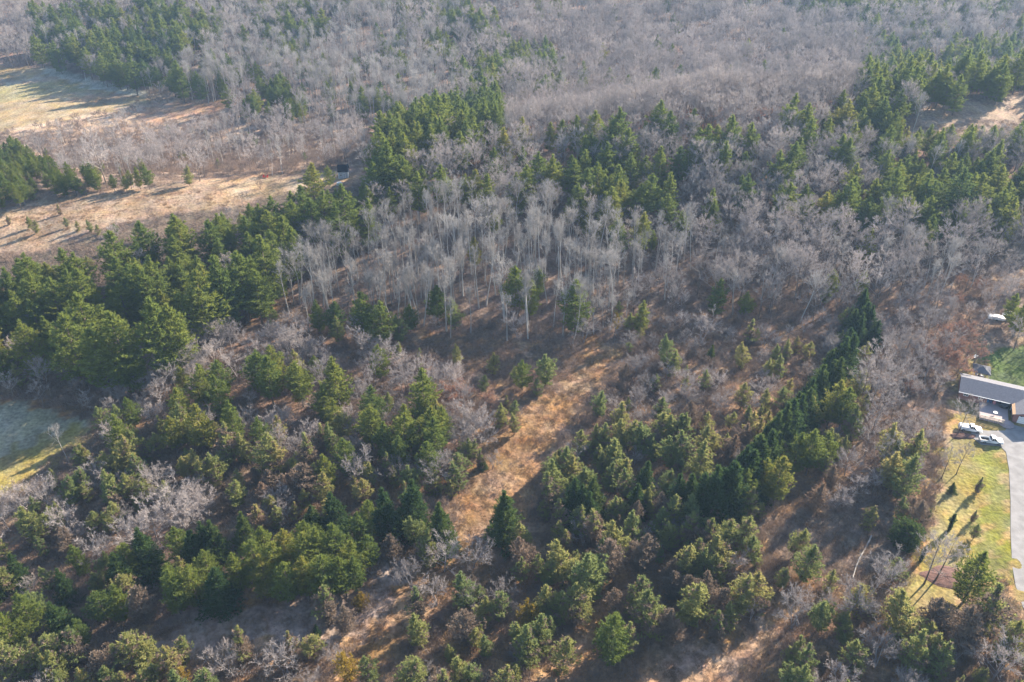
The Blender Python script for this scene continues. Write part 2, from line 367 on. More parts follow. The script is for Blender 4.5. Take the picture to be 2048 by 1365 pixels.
zone('in the pine grove midway up the slope', [(1080, 340), (1150, 325), (1370, 330), (1365, 420), (1300, 440), (1160, 400), (1080, 395)], dict(pine=(2.0, 12, 18), bare=(.9, 8, 12)))
zone('in the pines above the leafless slope', [(1640, 390), (1700, 365), (1780, 340), (1880, 330), (1990, 350), (2200, 330), (2200, 480), (1990, 470), (1800, 440), (1650, 440)], dict(pine=(2.3, 12, 18), bare=(1.0, 9, 13)))
zone('in the tall pine stand below the hill meadow', [(-300, 540), (0, 514), (90, 505), (170, 472), (330, 432), (480, 418), (510, 404), (560, 382), (640, 378), (712, 372), (748, 350), (750, 290), (790, 250), (850, 232), (960, 205), (1000, 212), (1010, 255), (900, 300), (800, 340), (740, 400), (720, 460), (650, 500), (600, 530), (545, 610), (480, 600), (360, 690), (240, 725), (110, 760), (0, 725), (-300, 800)], dict(pine=(2.6, 13, 20), bare=(.35, 8, 12), scrub=(.6, 5, 8)))
zone('in the aspen stand', [(560, 575), (600, 505), (650, 478), (800, 400), (900, 400), (1010, 420), (1110, 415), (1200, 440), (1260, 500), (1260, 640), (1100, 640), (900, 625), (700, 590), (600, 630)], dict(aspen=(4.6, 10.5, 19.5), bare=(.35, 8, 12), pine=(.10, 8, 12), shrub=(.8, 2, 3)))
zone('among the scattered birches right of the aspen stand', [(1250, 440), (1400, 420), (1500, 420), (1450, 560), (1400, 620), (1270, 640)], dict(aspen=(.8, 13, 19), bare=(2.6, 8, 12), pine=(.25, 8, 13), shrub=(2, 2, 4)))
zone('in the grey leafless wood above the diagonal spruces', [(1400, 420), (1660, 440), (1900, 460), (2048, 450), (2300, 470), (2200, 560), (1960, 560), (1760, 600), (1700, 620), (1560, 600), (1400, 610)], dict(bare=(4.2, 11, 16.5), pine=(.12, 9, 14), aspen=(.9, 13, 18), shrub=(1.6, 2, 4)))
zone('in the dim hollow below the aspens', [(560, 620), (700, 600), (900, 630), (1300, 640), (1500, 600), (1700, 610), (1660, 660), (1500, 660), (1300, 690), (1150, 700), (900, 670), (640, 640)], dict(shrub=(6, 1.5, 4), bare=(.9, 5, 9), scrub=(.25, 4, 7)))
zone('in the dark edge of the tall pine stand', [(-300, 740), (110, 755), (240, 735), (240, 800), (190, 825), (110, 810), (0, 795), (-300, 790)], dict(shrub=(5, 2, 4), bare=(1.3, 5, 10), aspen=(.4, 7, 12)))
zone('on the frosty field', [(-500, 800), (0, 800), (60, 806), (150, 830), (195, 852), (140, 890), (60, 950), (0, 1000), (-500, 1100)], {}, True)
zone('in the rosy leafless thicket', [(190, 820), (205, 740), (270, 700), (350, 655), (440, 630), (560, 640), (640, 650), (770, 690), (900, 715), (960, 770), (975, 860), (880, 890), (700, 850), (500, 820), (300, 850)], dict(roundbare=(2.6, 6, 9), bare=(1.6, 7, 11), pine=(.22, 7, 11), shrub=(4, 2, 4)))
zone('in the mixed pines below the thicket', [(330, 770), (500, 730), (700, 760), (880, 800), (920, 900), (860, 960), (600, 950), (480, 920), (330, 850)], dict(pine=(1.9, 9, 14), scrub=(2.4, 6, 10), roundbare=(1.2, 5, 8), shrub=(3, 2, 4)))
SCR = dict(scrub=(3.6, 5, 10.5), drypine=(.45, 4, 8), roundbare=(.55, 4, 7), shrub=(4, 1.5, 3.5))
zone('in the scrub beside the frosty field', [(-300, 1030), (0, 1010), (70, 955), (150, 895), (210, 860), (330, 860), (500, 900), (620, 960), (500, 1040), (370, 1050), (200, 1060), (-300, 1120)], dict(scrub=(2.2, 5.5, 9.5), drypine=(.4, 4, 7), roundbare=(1.5, 5, 8), shrub=(4.5, 1.5, 3.5)))
zone('in the brown brush right of the track', [(1060, 880), (1170, 780), (1270, 690), (1400, 680), (1640, 640), (1740, 620), (1690, 700), (1560, 800), (1400, 850), (1200, 900), (1100, 960)], dict(shrub=(7, 1.8, 3.8), roundbare=(1.7, 4, 7), scrub=(.8, 4.5, 8), drypine=(.15, 4, 7)))
zone('in the scrub between the track and the diagonal spruces', [(1000, 1080), (1060, 960), (1110, 890), (1200, 850), (1300, 810), (1420, 810), (1480, 880), (1400, 960), (1440, 1040), (1180, 1090), (1050, 1120)], dict(scrub=(3.6, 5, 10.5), drypine=(.5, 5, 8), roundbare=(.6, 4, 7), shrub=(4.5, 1.5, 3.5)))
zone('in the lower right scrub', [(900, 1380), (960, 1180), (1050, 1120), (1180, 1085), (1440, 1030), (1600, 1060), (1740, 1060), (1760, 1230), (1900, 1230), (2400, 1230), (2400, 1700), (900, 1700)], SCR)
zone('in the leafless strip beside the house lot', [(1720, 620), (1760, 600), (1980, 540), (2060, 540), (2000, 640), (1930, 740), (1900, 800), (1870, 880), (1860, 960), (1750, 1050), (1660, 1050), (1700, 900), (1740, 800), (1760, 700)], dict(bare=(2.3, 7, 11), roundbare=(2.0, 5, 8), shrub=(4, 1.5, 3.5), rustshrub=(.25, 4, 6)))
zone('on the dark clearing below the diagonal spruces', [(1500, 1040), (1620, 1020), (1700, 1030), (1740, 1010), (1800, 1040), (1790, 1120), (1700, 1200), (1640, 1130), (1520, 1100)], {}, True)
zone('in the lower left conifers', [(-300, 1110), (0, 1060), (200, 1080), (370, 1050), (420, 1130), (400, 1260), (300, 1260), (200, 1290), (-300, 1300)], dict(spruce=(.8, 7, 11), pine=(.8, 8, 12), scrub=(1.3, 5, 9), drypine=(.3, 5, 8), shrub=(2, 1.5, 3)))
zone('in the scrub along the lower edge', [(-300, 1290), (200, 1275), (330, 1270), (420, 1310), (460, 1250), (560, 1300), (700, 1360), (720, 1700), (-300, 1700)], dict(scrub=(3.8, 5, 10.5), drypine=(.4, 5, 8), roundbare=(.8, 4, 7), shrub=(3, 1.5, 3.5)))
zone('in the dense dark grove above the lower clearing', [(400, 1060), (460, 1020), (560, 1050), (740, 990), (770, 1060), (740, 1140), (560, 1190), (430, 1180), (390, 1130)], dict(pine=(2.2, 9, 13), spruce=(1.2, 8, 12)))
zone('on the lower clearing', [(290, 1285), (410, 1210), (560, 1205), (740, 1150), (800, 1110), (830, 1160), (780, 1230), (700, 1290), (590, 1290), (440, 1275), (390, 1330), (320, 1310)], {}, True)
zone('on the tan track', [(1215, 690), (1240, 715), (1205, 758), (1165, 790), (1140, 850), (1075, 945), (1040, 1060), (1000, 1110), (910, 1190), (790, 1300), (700, 1400), (640, 1500), (560, 1500), (690, 1320), (760, 1240), (840, 1120), (900, 1080), (930, 1010), (940, 930), (1010, 870), (1070, 790), (1150, 700), (1180, 660)], dict(shrub=(2.6, .6, 1.8)), True)
zone('on the upper track fork', [(830, 670), (1000, 690), (1130, 700), (1180, 680), (1130, 770), (1040, 800), (1000, 790), (960, 740), (830, 700)], dict(shrub=(1.0, 1, 2)), True)
zone('on the bottom glade', [(1290, 1290), (1480, 1290), (1540, 1210), (1580, 1230), (1500, 1330), (1460, 1420), (1250, 1420)], {}, True)
zone('on the tan strip at the bottom', [(1000, 1420), (1130, 1290), (1190, 1200), (1240, 1130), (1270, 1150), (1200, 1260), (1110, 1420)], {}, True)
zone('on the house lot', [(1885, 850), (1915, 812), (1900, 770), (1920, 745), (1935, 700), (1980, 660), (2300, 660), (2300, 1200), (2040, 1240), (2010, 1150), (1900, 1230), (1800, 1250), (1790, 1215), (1835, 1120), (1868, 1030), (1882, 950), (1888, 900)], {}, True)
zone('in the wood behind the house', [(1960, 480), (2300, 480), (2300, 690), (2060, 695), (1990, 690), (1965, 640), (2040, 560)], dict(bare=(.9, 8, 12), pine=(.25, 9, 13), shrub=(1, 2, 3)))

# raster of the outlines, 8 px cells, so that the scatter can ask quickly
GX0, GY0, GC = -904, -400, 8
GW, GH = 3860 // GC, 2200 // GC
gx, gy = np.meshgrid(GX0 + (np.arange(GW) + .5) * GC, GY0 + (np.arange(GH) + .5) * GC)
def inside(px, py, poly):
    c = np.zeros(px.shape, bool); n = len(poly)
    for i in range(n):
        x1, y1 = poly[i]; x2, y2 = poly[(i + 1) % n]
        if y1 == y2: continue
        k = ((y1 > py) != (y2 > py)) & (px < (x2 - x1) * (py - y1) / (y2 - y1) + x1)
        c ^= k
    return c
ZR = np.full((GH, GW), -1, np.int16)
for i, (ph, poly, mix, op) in enumerate(Z): ZR[inside(gx, gy, poly)] = i
ZR[(ZR < 0) & (gy > 520)] = next(i for i, z in enumerate(Z) if z[0] == 'in the lower right scrub')
ZR[(ZR < 0)] = 0
def zat(px, py):
    i = np.clip(((px - GX0) / GC).astype(int), 0, GW - 1); j = np.clip(((py - GY0) / GC).astype(int), 0, GH - 1)
    return ZR[j, i]
OPEN = np.array([z[3] for z in Z])

# ------------------------------------------------------------------ trees read off the photograph one by one: kind, (x, y of the top, height)
HERO = dict(
 pine="222 830 13|190 1175 9|222 1172 10|332 1138 12|372 1128 11|497 1078 11|560 1060 12|595 1062 13|630 1055 13|665 1050 12|715 1028 11|540 1085 12|690 1080 11|600 1112 12|640 1108 12|520 1112 11|563 1125 11|680 1112 11|703 1108 10|463 1100 11|1230 1232 13|1680 755 15|1702 772 13|1635 860 13|1603 868 12|1668 868 10|1570 912 14|1538 916 12|1492 935 12|527 707 15|543 690 13|665 712 16|735 768 13|845 738 16|868 833 13|717 581 16|752 603 15|630 598 11|662 602 11|872 571 13|817 608 9|1030 530 16|1060 560 13|1155 558 17|1285 600 11|1430 400 13|1285 425 16|1239 215 22|1228 242 18|1258 258 18|1188 222 18|1321 200 18|1345 222 17|1390 217 14|1470 230 19|1415 250 18|1172 270 16|1125 238 15|1588 185 20|1622 207 18|1682 270 17|1728 215 15|1730 135 14|1765 150 14|1793 148 14|1824 158 16|1850 160 13|1880 138 16|1905 150 14|1928 150 16|1975 120 15|2020 85 18|2015 130 16|965 155 24|942 190 18|985 205 18|775 280 22|800 258 18|745 320 18|860 250 17|885 330 17|990 320 13|1105 310 18|1150 320 16|1180 335 17|1345 345 17|1242 330 17|1300 345 17|1215 350 16|1030 345 16|1660 385 15|1700 360 18|1740 390 13|1800 335 19|1860 340 18|1935 335 22|1965 345 18|600 370 18|575 385 16|640 380 17|700 355 18|215 620 24|300 600 25|330 605 22|150 585 22|385 545 23|430 510 24|470 500 22|520 470 22|260 525 20|60 540 20|20 580 18|120 625 22|180 655 21|245 690 15|35 640 18|90 560 19|350 470 17|430 430 16|1975 1098 14|620 395 18|665 410 18|730 400 17|560 430 18|1045 722 9|2035 585 10|2052 610 10",
 spruce="272 1056 13|225 1106 11|112 1140 9|398 1044 11|415 1042 11|375 1062 10|476 1024 10|662 982 12|772 977 14|820 962 14|877 1004 14|1010 982 15|1150 955 13|1190 953 12|1168 970 12|1295 925 10|1273 966 10|1366 950 12|1391 947 12|1672 697 12|1702 700 9|1650 735 12|1677 722 12|1600 782 13|1555 835 13|1580 800 13|1628 765 12|1735 582 11|1750 610 11|1725 640 10|1758 640 9|1700 680 10|1475 905 14|1450 930 13|1520 870 14|1500 890 14|1540 850 13|1425 690 5|630 1248 3.5|965 915 3.5|1910 965 3|1180 985 11",
 scrub="45 1012 11|85 1130 7|200 1108 7|0 1128 8|55 1180 9|12 1290 11|92 1262 10|130 1256 10|250 1262 11|330 1290 9|350 1274 7|475 1252 10|205 1340 8|817 928 9|825 1030 9|850 1064 10|645 1174 10|833 1174 9|833 1220 10|925 1148 10|1000 1180 9|570 1264 7|615 1265 7|735 1320 7|945 1318 8|885 1340 9|1045 1115 7|1078 1112 7|1100 1116 8|1130 1088 12|1183 1100 14|1190 1018 11|1235 1046 11|1270 1026 10|1345 1040 9|1385 1030 10|1449 1074 11|1465 1024 12|1500 1030 11|1510 1060 10|1380 1086 11|1415 1095 10|1440 1112 9|1395 1160 13|1495 1143 12|1530 1147 11|1285 1150 9|1297 1190 10|1095 1170 9|1080 1236 10|1040 1240 8|1125 1270 10|1440 1220 9|1605 1050 9|1625 1090 10|1572 1135 6|1670 1135 7|1745 1010 7|2010 1165 14|1825 1190 12|1850 1265 12|1890 1286 10|1720 1288 9|1620 1292 9|1600 1326 9|1800 1262 6|1092 704 11|1078 755 6|1200 780 9|1340 670 11|1490 684 9|1312 745 6|1490 768 8|1262 838 10|1290 840 11|1325 828 10|1352 824 10|1380 828 9|1370 860 11|1408 885 12|1415 853 9|1210 848 9|1235 880 11|1140 890 11|1110 925 12|1090 945 12|1255 918 8|1230 992 9|1247 992 8|1340 936 8|1395 995 11|1440 970 10|1545 715 7|1580 680 7|1600 672 6|1555 690 6|1800 850 13|1842 855 13|1815 880 11|1825 912 13|1803 900 12|350 810 12|300 862 8|265 905 10|215 940 11|250 945 9|235 875 11|125 950 9|95 940 6|165 965 6|445 845 12|480 860 10|425 930 7|360 910 7|520 865 13|545 880 11|605 868 12|680 815 10|590 700 9|770 905 9|960 898 6|912 692 7|840 697 7|985 708 7|1030 735 5|1000 805 8|1028 826 7|650 925 6|540 985 7|1350 700 9|1508 640 9|1700 610 9|1655 575 6|1240 600 6|285 955 7",
 drypine="265 1165 10|185 1300 8|685 1215 7|945 1150 5|990 1142 4|930 1220 9|1045 1076 9|1223 1072 11|1292 1065 11|1378 1145 8|1418 1146 9|1445 1170 8|1235 1175 7|1345 1114 7|1335 1215 9|1890 1195 10|1950 1222 11|1270 1000 7|1430 1004 8|1330 985 8|1495 850 8|1470 870 8|1670 932 7|1640 965 8|600 922 10|560 948 7|522 960 7|440 985 6|1750 1150 4",
 roundbare="560 1290 8|870 1160 7|885 1080 9|818 1120 8|945 1080 8|1712 1168 10|1770 1113 10|1775 1270 9|330 970 10|382 965 9|290 1010 10|270 1040 9|340 1015 9|400 985 7|705 900 11|870 905 10|985 905 5|1035 630 8|1170 630 9|430 640 9|395 655 9|455 655 8|280 710 8|240 735 8|225 760 7|80 960 8|180 1075 8|1410 625 10|2020 1290 10|1300 615 7|1600 1200 8|55 1165 4|1380 760 8|1340 780 7",
 bare="1770 690 14|1745 722 13|1792 735 12|1780 760 12|1810 720 11|1760 750 12|1942 800 10|1935 892 8|1905 900 8|1882 1085 11|1905 1078 11|320 250 9|330 265 9|15 680 10|60 720 9|128 725 8|165 785 7",
 aspen="112 857 11|660 540 20|610 495 21|640 505 21|700 520 20|760 505 20|735 545 20|820 470 20|900 440 21|940 430 21|990 470 21|1010 520 20|1060 445 21|1085 425 22|1120 460 20|1165 510 17|1188 445 18|1232 445 18|1205 510 18|1232 512 19|1290 470 14|1320 455 16|1345 470 18|1395 440 18|840 545 18|870 500 19|955 500 20|790 560 17|1230 555 13|1210 605 9|900 520 20|650 560 16|280 95 14|160 120 12",
 column="1862 1022 4.4|1911 1029 5|1853 1091 5", roundspruce="1823 1050 6.5", goldpine="1342 825 8|1052 1198 9|1235 625 7|963 240 12", goldshrub="725 1188 4.5|715 1196 4|360 1345 6|1065 1206 7|690 1308 8",
 rustshrub="885 775 7|920 768 7|975 790 6|905 800 6|1960 690 7|1930 715 7|1905 705 7|1940 650 7|1890 650 7|1870 690 7|1915 680 7|1450 590 5",
 shrub="518 362 3.5|297 418 3.6|412 396 1.6|1245 1080 3|735 1205 3|985 960 2.5|760 1240 2.2|1120 780 2|150 795 4|1735 1095 2|560 355 2.2")
HERO['scrub'] += "|1966 955 4.6|1960 1046 4.8|1954 1020 3.6|115 408 4|52 432 4.5|12 430 3.6|65 440 5|150 440 4|128 434 4|175 440 4.5|190 448 4|228 445 4"
HERO['pine'] += "|655 332 8"
HERO['pine'] = HERO['pine'].replace('|700 355 18', '|722 362 13')
row = [(1742, 583), (1722, 632), (1700, 676), (1668, 716), (1632, 757), (1592, 790), (1556, 832), (1520, 872), (1486, 905), (1452, 935), (1418, 958)]
for i in range(30):
    q = i / 29 * (len(row) - 1.001); j = int(q); f = q - j
    HERO['spruce'] += '|%.1f %.1f %.1f' % (row[j][0] * (1 - f) + row[j + 1][0] * f + random.uniform(-11, 11) + (10 if i % 2 else -4), row[j][1] * (1 - f) + row[j + 1][1] * f + random.uniform(-8, 8), 12 + 3.5 * min(1, q / 5) + random.uniform(-2.6, 2))

HSC = dict(scrub=1.08, pine=1.12, bare=1.15, aspen=1.05, roundbare=1.1, drypine=1.15, spruce=1.08)
plants = []          # kind, x, y, z, H, zone, hero
for kind, s in HERO.items():
    for t in s.split('|'):
        a, b, h = (float(q) for q in t.split()); h *= HSC.get(kind, 1)
        x, y, z = survey(a, b, h)
        zi = int(zat(np.array([a]), np.array([b + 12]))[0])
        plants.append((kind, x, y, z, h, zi, True))
# house, vehicles and other places that nothing may grow into (x, y, radius)
U = np.array([math.cos(R(-25)), math.sin(R(-25))]); NV = np.array([U[1], -U[0]])      # along the front, out of the front
O = np.array([124.5, 183.6])
def hp(u, n): return O + U * u + NV * n
KEEP = [(*hp(6, -4), 12), (*hp(18, -4), 13), (*hp(8, 5), 9), (125, 165, 8), (*hp(5.6, -14.6), 4)]
sx, sy, sz = survey(688, 352); KEEP += [(sx, sy, 5), (sx - 2, sy - 9, 8)]
cell = {}
def free(x, y, r):
    i, j = int(x // 4), int(y // 4)
    for a in (i - 1, i, i + 1):
        for b in (j - 1, j, j + 1):
            for (p, q, s) in cell.get((a, b), ()):
                if (p - x) ** 2 + (q - y) ** 2 < (.5 * (r + s)) ** 2: return False
    return True
SPC = dict(pine=3.4, spruce=3.2, scrub=1.85, drypine=2.0, bare=2.6, aspen=1.6, roundbare=2.4, shrub=1.2, rustshrub=2, column=1, roundspruce=4, goldpine=3, goldshrub=2)
for p in plants: cell.setdefault((int(p[1] // 4), int(p[2] // 4)), []).append((p[1], p[2], SPC[p[0]] * .9))
XA, XB, YA, YB = -560, 600, 62, 900
for kind in ('pine', 'spruce', 'aspen', 'bare', 'roundbare', 'scrub', 'drypine', 'rustshrub', 'shrub'):
    dens = np.zeros(len(Z)); lo = np.ones(len(Z)); hi = np.ones(len(Z))
    for i, z in enumerate(Z):
        if kind in z[2]: dens[i], lo[i], hi[i] = z[2][kind]
    dmax = dens.max(); N = int((XB - XA) * (YB - YA) / 100 * dmax)
    x = rng.uniform(XA, XB, N); y = rng.uniform(YA, YB, N); z = terrain(x, y)
    k = np.abs(x) < .62 * (y * CP + CAMH * SP) + 55
    x, y, z = x[k], y[k], z[k]
    Hm = np.median(hi[dens > 0]) if (dens > 0).any() else 5
    zi = zat(*project(x, y, z + Hm * .6))
    u = rng.random(len(x)); H = (lo[zi] + (hi[zi] - lo[zi]) * rng.random(len(x)) ** 1.2) * (HSC.get(kind, 1) + (.18 if kind in ('aspen', 'bare', 'pine') else 0) * (y > 340))
    clump = .5 + .5 * np.sin(x * .06 + 1.7 * np.sin(y * .045)) * np.sin(y * .055 + 1.3 * np.sin(x * .05 + 2))
    thin = .55 + .9 * clump if kind in ('pine', 'scrub', 'aspen') else np.ones(len(x))
    far_ = zi == 0; patch_ = .5 + .5 * np.sin(x * .031 + 2.1 * np.sin(y * .021 + .5) + 1) * np.sin(y * .036 + 1.9 * np.sin(x * .023))
    if kind == 'pine': thin = np.where(far_, 1.9 * patch_ ** 2.5 + .06, thin)
    if kind == 'aspen': thin = np.where(far_, 1.5 * (1 - patch_) ** 1.5 * clump + .1, thin)
    zb = zat(*project(x, y, z + H * .12)); zt = zat(*project(x, y, z + H * .85))
    ok = (u < dens[zi] / dmax * thin) & ~OPEN[zb] & ~OPEN[zt]
    tx, ty = project(x, y, z + H); ok &= ~((np.abs(tx - 688) < 40) & (ty < 358) & (y < sy + 3))
    ok &= ~OPEN[zat(tx, ty + 2)] | (y < 170)
    CR = dict(pine=4.2, spruce=2.6, scrub=2.6, drypine=2.4, bare=3.0, aspen=1.8, roundbare=2.6, shrub=.8, rustshrub=1.5)[kind]
    for q in (-1, 1): ok &= ~OPEN[zat(*project(x + q * CR * .75, y, z + H * .45))] | (y > 420)
    if kind == 'shrub': ok = (u < dens[zi] / dmax) & (~OPEN[zb] | (dens[zb] > 0))
    for i in np.nonzero(ok)[0]:
        r = SPC[kind] * (H[i] / (16 if kind == 'pine' else 12 if kind in ('bare', 'spruce') else 15 if kind == 'aspen' else 8 if kind != 'shrub' else 3)) ** .6
        if any((x[i] - a) ** 2 + (y[i] - b) ** 2 < c * c for a, b, c in KEEP): continue
        if not free(x[i], y[i], r): continue
        cell.setdefault((int(x[i] // 4), int(y[i] // 4)), []).append((x[i], y[i], r))
        plants.append((kind, x[i], y[i], z[i], H[i], int(zi[i]), False))
print('plants', len(plants), {k: sum(1 for p in plants if p[0] == k) for k in PROTO})
# ------------------------------------------------------------------ ground
def ground_colors(x, y, z):
    # a ragged edge: the place is asked a little off its own position
    jx = 1.6 * np.sin(x * .9 + y * .37) + 1.2 * np.sin(x * .31 - y * .83 + 1) ; jy = 1.6 * np.sin(y * .8 - x * .41 + 2) + 1.2 * np.sin(y * .29 + x * .77)
    px, py = project(x + jx, y + jy, z)
    zi = zat(px, py)
    C = np.empty((len(x), 3)); C[:] = (.17, .112, .078)
    def setz(ph, c): C[np.isin(zi, [i for i, q in enumerate(Z) if ph in q[0]])] = c
    setz('far', (.20, .14, .11)); setz('violet', (.22, .15, .12)); setz('brushy valley', (.30, .205, .15)); setz('crest', (.23, .115, .07))
    setz('on the wooded slope', (.19, .12, .09)); setz('rosy', (.20, .13, .09)); setz('thin tree row', (.32, .235, .165))
    setz('brown brush', (.27, .175, .11)); setz('scrub', (.26, .165, .095)); setz('lower right', (.29, .18, .095))
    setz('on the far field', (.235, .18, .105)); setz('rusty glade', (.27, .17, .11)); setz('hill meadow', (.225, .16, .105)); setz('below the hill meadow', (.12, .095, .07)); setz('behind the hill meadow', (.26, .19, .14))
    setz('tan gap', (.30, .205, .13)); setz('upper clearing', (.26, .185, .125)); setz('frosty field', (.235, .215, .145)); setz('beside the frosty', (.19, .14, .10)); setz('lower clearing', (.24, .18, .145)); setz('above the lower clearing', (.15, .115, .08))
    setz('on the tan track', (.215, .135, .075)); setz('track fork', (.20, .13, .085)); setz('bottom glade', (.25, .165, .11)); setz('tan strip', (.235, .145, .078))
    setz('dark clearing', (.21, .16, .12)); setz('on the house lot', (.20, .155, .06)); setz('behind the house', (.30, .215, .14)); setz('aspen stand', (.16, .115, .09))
    def paint(c, poly, k=1.0):
        s = inside(px, py, poly); C[s] = C[s] * (1 - k) + np.array(c) * k
    for c, poly in [((.20, .175, .095), [(-300, 185), (60, 165), (190, 163), (200, 175), (100, 190), (0, 207), (-300, 240)]), ((.2, .155, .115), [(-300, 165), (30, 158), (140, 148), (140, 154), (60, 168), (-300, 190)]),
                    ((.28, .19, .12), [(140, 195), (275, 180), (290, 192), (200, 205), (140, 205)]), ((.30, .29, .24), [(80, 132), (120, 140), (295, 185), (290, 196), (180, 175), (90, 148)])]: paint(c, poly)
    paint((.20, .165, .06), [(-300, 1120), (-300, 960), (0, 915), (70, 880), (130, 858), (200, 845), (160, 905), (60, 960), (0, 1010)])  # sunlit band along the frosty field's lower edge, painted in as olive grass
    paint((.26, .17, .10), [(390, 360), (540, 345), (560, 350), (480, 362), (400, 368)])
    paint((.29, .22, .145), [(430, 365), (640, 347), (690, 360), (600, 385), (470, 400)], .7)
    paint((.135, .135, .032), [(1945, 905), (1990, 895), (2025, 930), (2030, 1190), (2000, 1150), (1960, 1100), (1965, 1000), (1945, 950)])
    paint((.165, .145, .048), [(1880, 900), (1945, 870), (1960, 960), (1930, 1060), (1870, 1160), (1790, 1230), (1760, 1240), (1850, 1080)], .65)
    paint((.07, .10, .028), [(1955, 700), (2300, 690), (2300, 800), (1985, 775), (1968, 740)])
    paint((.24, .17, .07), [(2012, 895), (2024, 930), (2030, 1150), (2024, 1150), (2014, 1000)])
    paint((.24, .17, .12), [(2000, 520), (2060, 520), (2060, 600), (2000, 690), (1960, 720), (1960, 680)])
    paint((.27, .18, .10), [(1880, 845), (1960, 855), (1900, 880), (1880, 875)])
    for cx, cy_, r in ((1085, 850, 60), (1120, 800, 50), (1000, 1000, 50), (930, 690, 30)): paint((.30, .17, .075), [(cx + r * math.cos(a) * .8, cy_ + r * math.sin(a) * .6) for a in np.arange(0, 6.28, .7)], .35)
    for pts, w_, c in RUTS:
        for (x0, y0), (x1, y1) in zip(pts[:-1], pts[1:]): paint(c, [(x0, y0 - w_), (x1, y1 - w_), (x1, y1 + w_), (x0, y0 + w_)], .7)
    return C
RUTS = [([(0, 437), (60, 425), (140, 414), (240, 402), (330, 392), (430, 380), (520, 366), (640, 354)], 1.6, (.10, .07, .05)), ([(100, 425), (200, 412), (300, 404), (380, 398)], 1.2, (.13, .09, .06)), ([(0, 172), (60, 158), (120, 152)], 1.5, (.30, .26, .19)), ([(1060, 960), (1090, 900), (1150, 820), (1200, 760)], 2.5, (.17, .11, .07)), ([(1030, 960), (1070, 900), (1130, 820), (1180, 750)], 2, (.17, .11, .07))]
ny, nx = 620, 420
yy = 55 * (2600 / 55) ** (np.linspace(0, 1, ny) ** 1.0)
yy = np.concatenate([np.linspace(-260, 54, 24), yy])
uu = np.linspace(-1.15, 1.15, nx)
YY = np.repeat(yy[:, None], nx, 1); XX = uu[None] * (np.maximum(YY, 0) * .86 + 150)
gxx, gyy = XX.ravel(), YY.ravel(); gzz = terrain(gxx, gyy)
micro = np.array([noise.noise((a * .23, b * .23, 0)) for a, b in zip(gxx, gyy)]) * .16
inlot = (np.abs(gxx - 128) < 32) & (np.abs(gyy - 165) < 38)
gzz = gzz + np.where(inlot, -.03, micro)
me = bpy.data.meshes.new('ground')
gv = np.stack([gxx, gyy, gzz], 1).astype(np.float32)
rr, cc = np.meshgrid(np.arange(len(yy) - 1), np.arange(nx - 1), indexing='ij')
a = (rr * nx + cc).ravel(); gf = np.stack([a, a + 1, a + nx + 1, a + nx], 1).astype(np.int32)
me.vertices.add(len(gv)); me.vertices.foreach_set('co', gv.ravel()); me.loops.add(gf.size); me.loops.foreach_set('vertex_index', gf.ravel())
me.polygons.add(len(gf)); me.polygons.foreach_set('loop_start', np.arange(0, gf.size, 4, dtype=np.int32)); me.update(calc_edges=True)
me.polygons.foreach_set('use_smooth', np.ones(len(gf), bool))
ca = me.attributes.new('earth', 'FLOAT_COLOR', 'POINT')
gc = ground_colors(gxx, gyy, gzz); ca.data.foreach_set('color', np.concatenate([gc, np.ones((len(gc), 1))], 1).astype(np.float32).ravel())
ground = bpy.data.objects.new('ground', me); col.objects.link(ground); ground['kind'] = 'structure'; ground['label'] = 'rolling ground of dry grass, leaf litter and lawn'
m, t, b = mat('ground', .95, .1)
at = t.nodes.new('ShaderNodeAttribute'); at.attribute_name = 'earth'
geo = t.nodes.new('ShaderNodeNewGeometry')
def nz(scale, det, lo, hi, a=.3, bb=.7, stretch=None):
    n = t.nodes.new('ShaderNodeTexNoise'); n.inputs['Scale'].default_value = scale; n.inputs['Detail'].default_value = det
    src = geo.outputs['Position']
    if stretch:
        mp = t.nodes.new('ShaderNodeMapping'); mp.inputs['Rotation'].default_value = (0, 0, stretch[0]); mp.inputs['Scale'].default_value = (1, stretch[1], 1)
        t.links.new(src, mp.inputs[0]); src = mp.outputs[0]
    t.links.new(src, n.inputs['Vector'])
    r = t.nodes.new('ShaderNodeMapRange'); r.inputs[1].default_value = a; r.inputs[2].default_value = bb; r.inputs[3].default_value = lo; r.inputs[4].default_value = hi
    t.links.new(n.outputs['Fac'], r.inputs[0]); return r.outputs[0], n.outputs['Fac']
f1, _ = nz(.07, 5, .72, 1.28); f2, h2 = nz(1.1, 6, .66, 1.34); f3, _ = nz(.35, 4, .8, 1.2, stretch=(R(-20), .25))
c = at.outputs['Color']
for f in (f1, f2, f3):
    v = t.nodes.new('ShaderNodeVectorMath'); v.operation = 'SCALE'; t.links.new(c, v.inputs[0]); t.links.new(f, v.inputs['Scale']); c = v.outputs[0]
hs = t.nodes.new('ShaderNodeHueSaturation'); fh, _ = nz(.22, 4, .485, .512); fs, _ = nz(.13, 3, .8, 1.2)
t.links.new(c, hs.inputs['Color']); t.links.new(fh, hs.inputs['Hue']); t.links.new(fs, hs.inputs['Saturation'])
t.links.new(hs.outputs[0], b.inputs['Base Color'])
bp = t.nodes.new('ShaderNodeBump'); bp.inputs['Strength'].default_value = .8; bp.inputs['Distance'].default_value = .35
t.links.new(h2, bp.inputs['Height']); t.links.new(bp.outputs[0], b.inputs['Normal'])
me.materials.append(m)

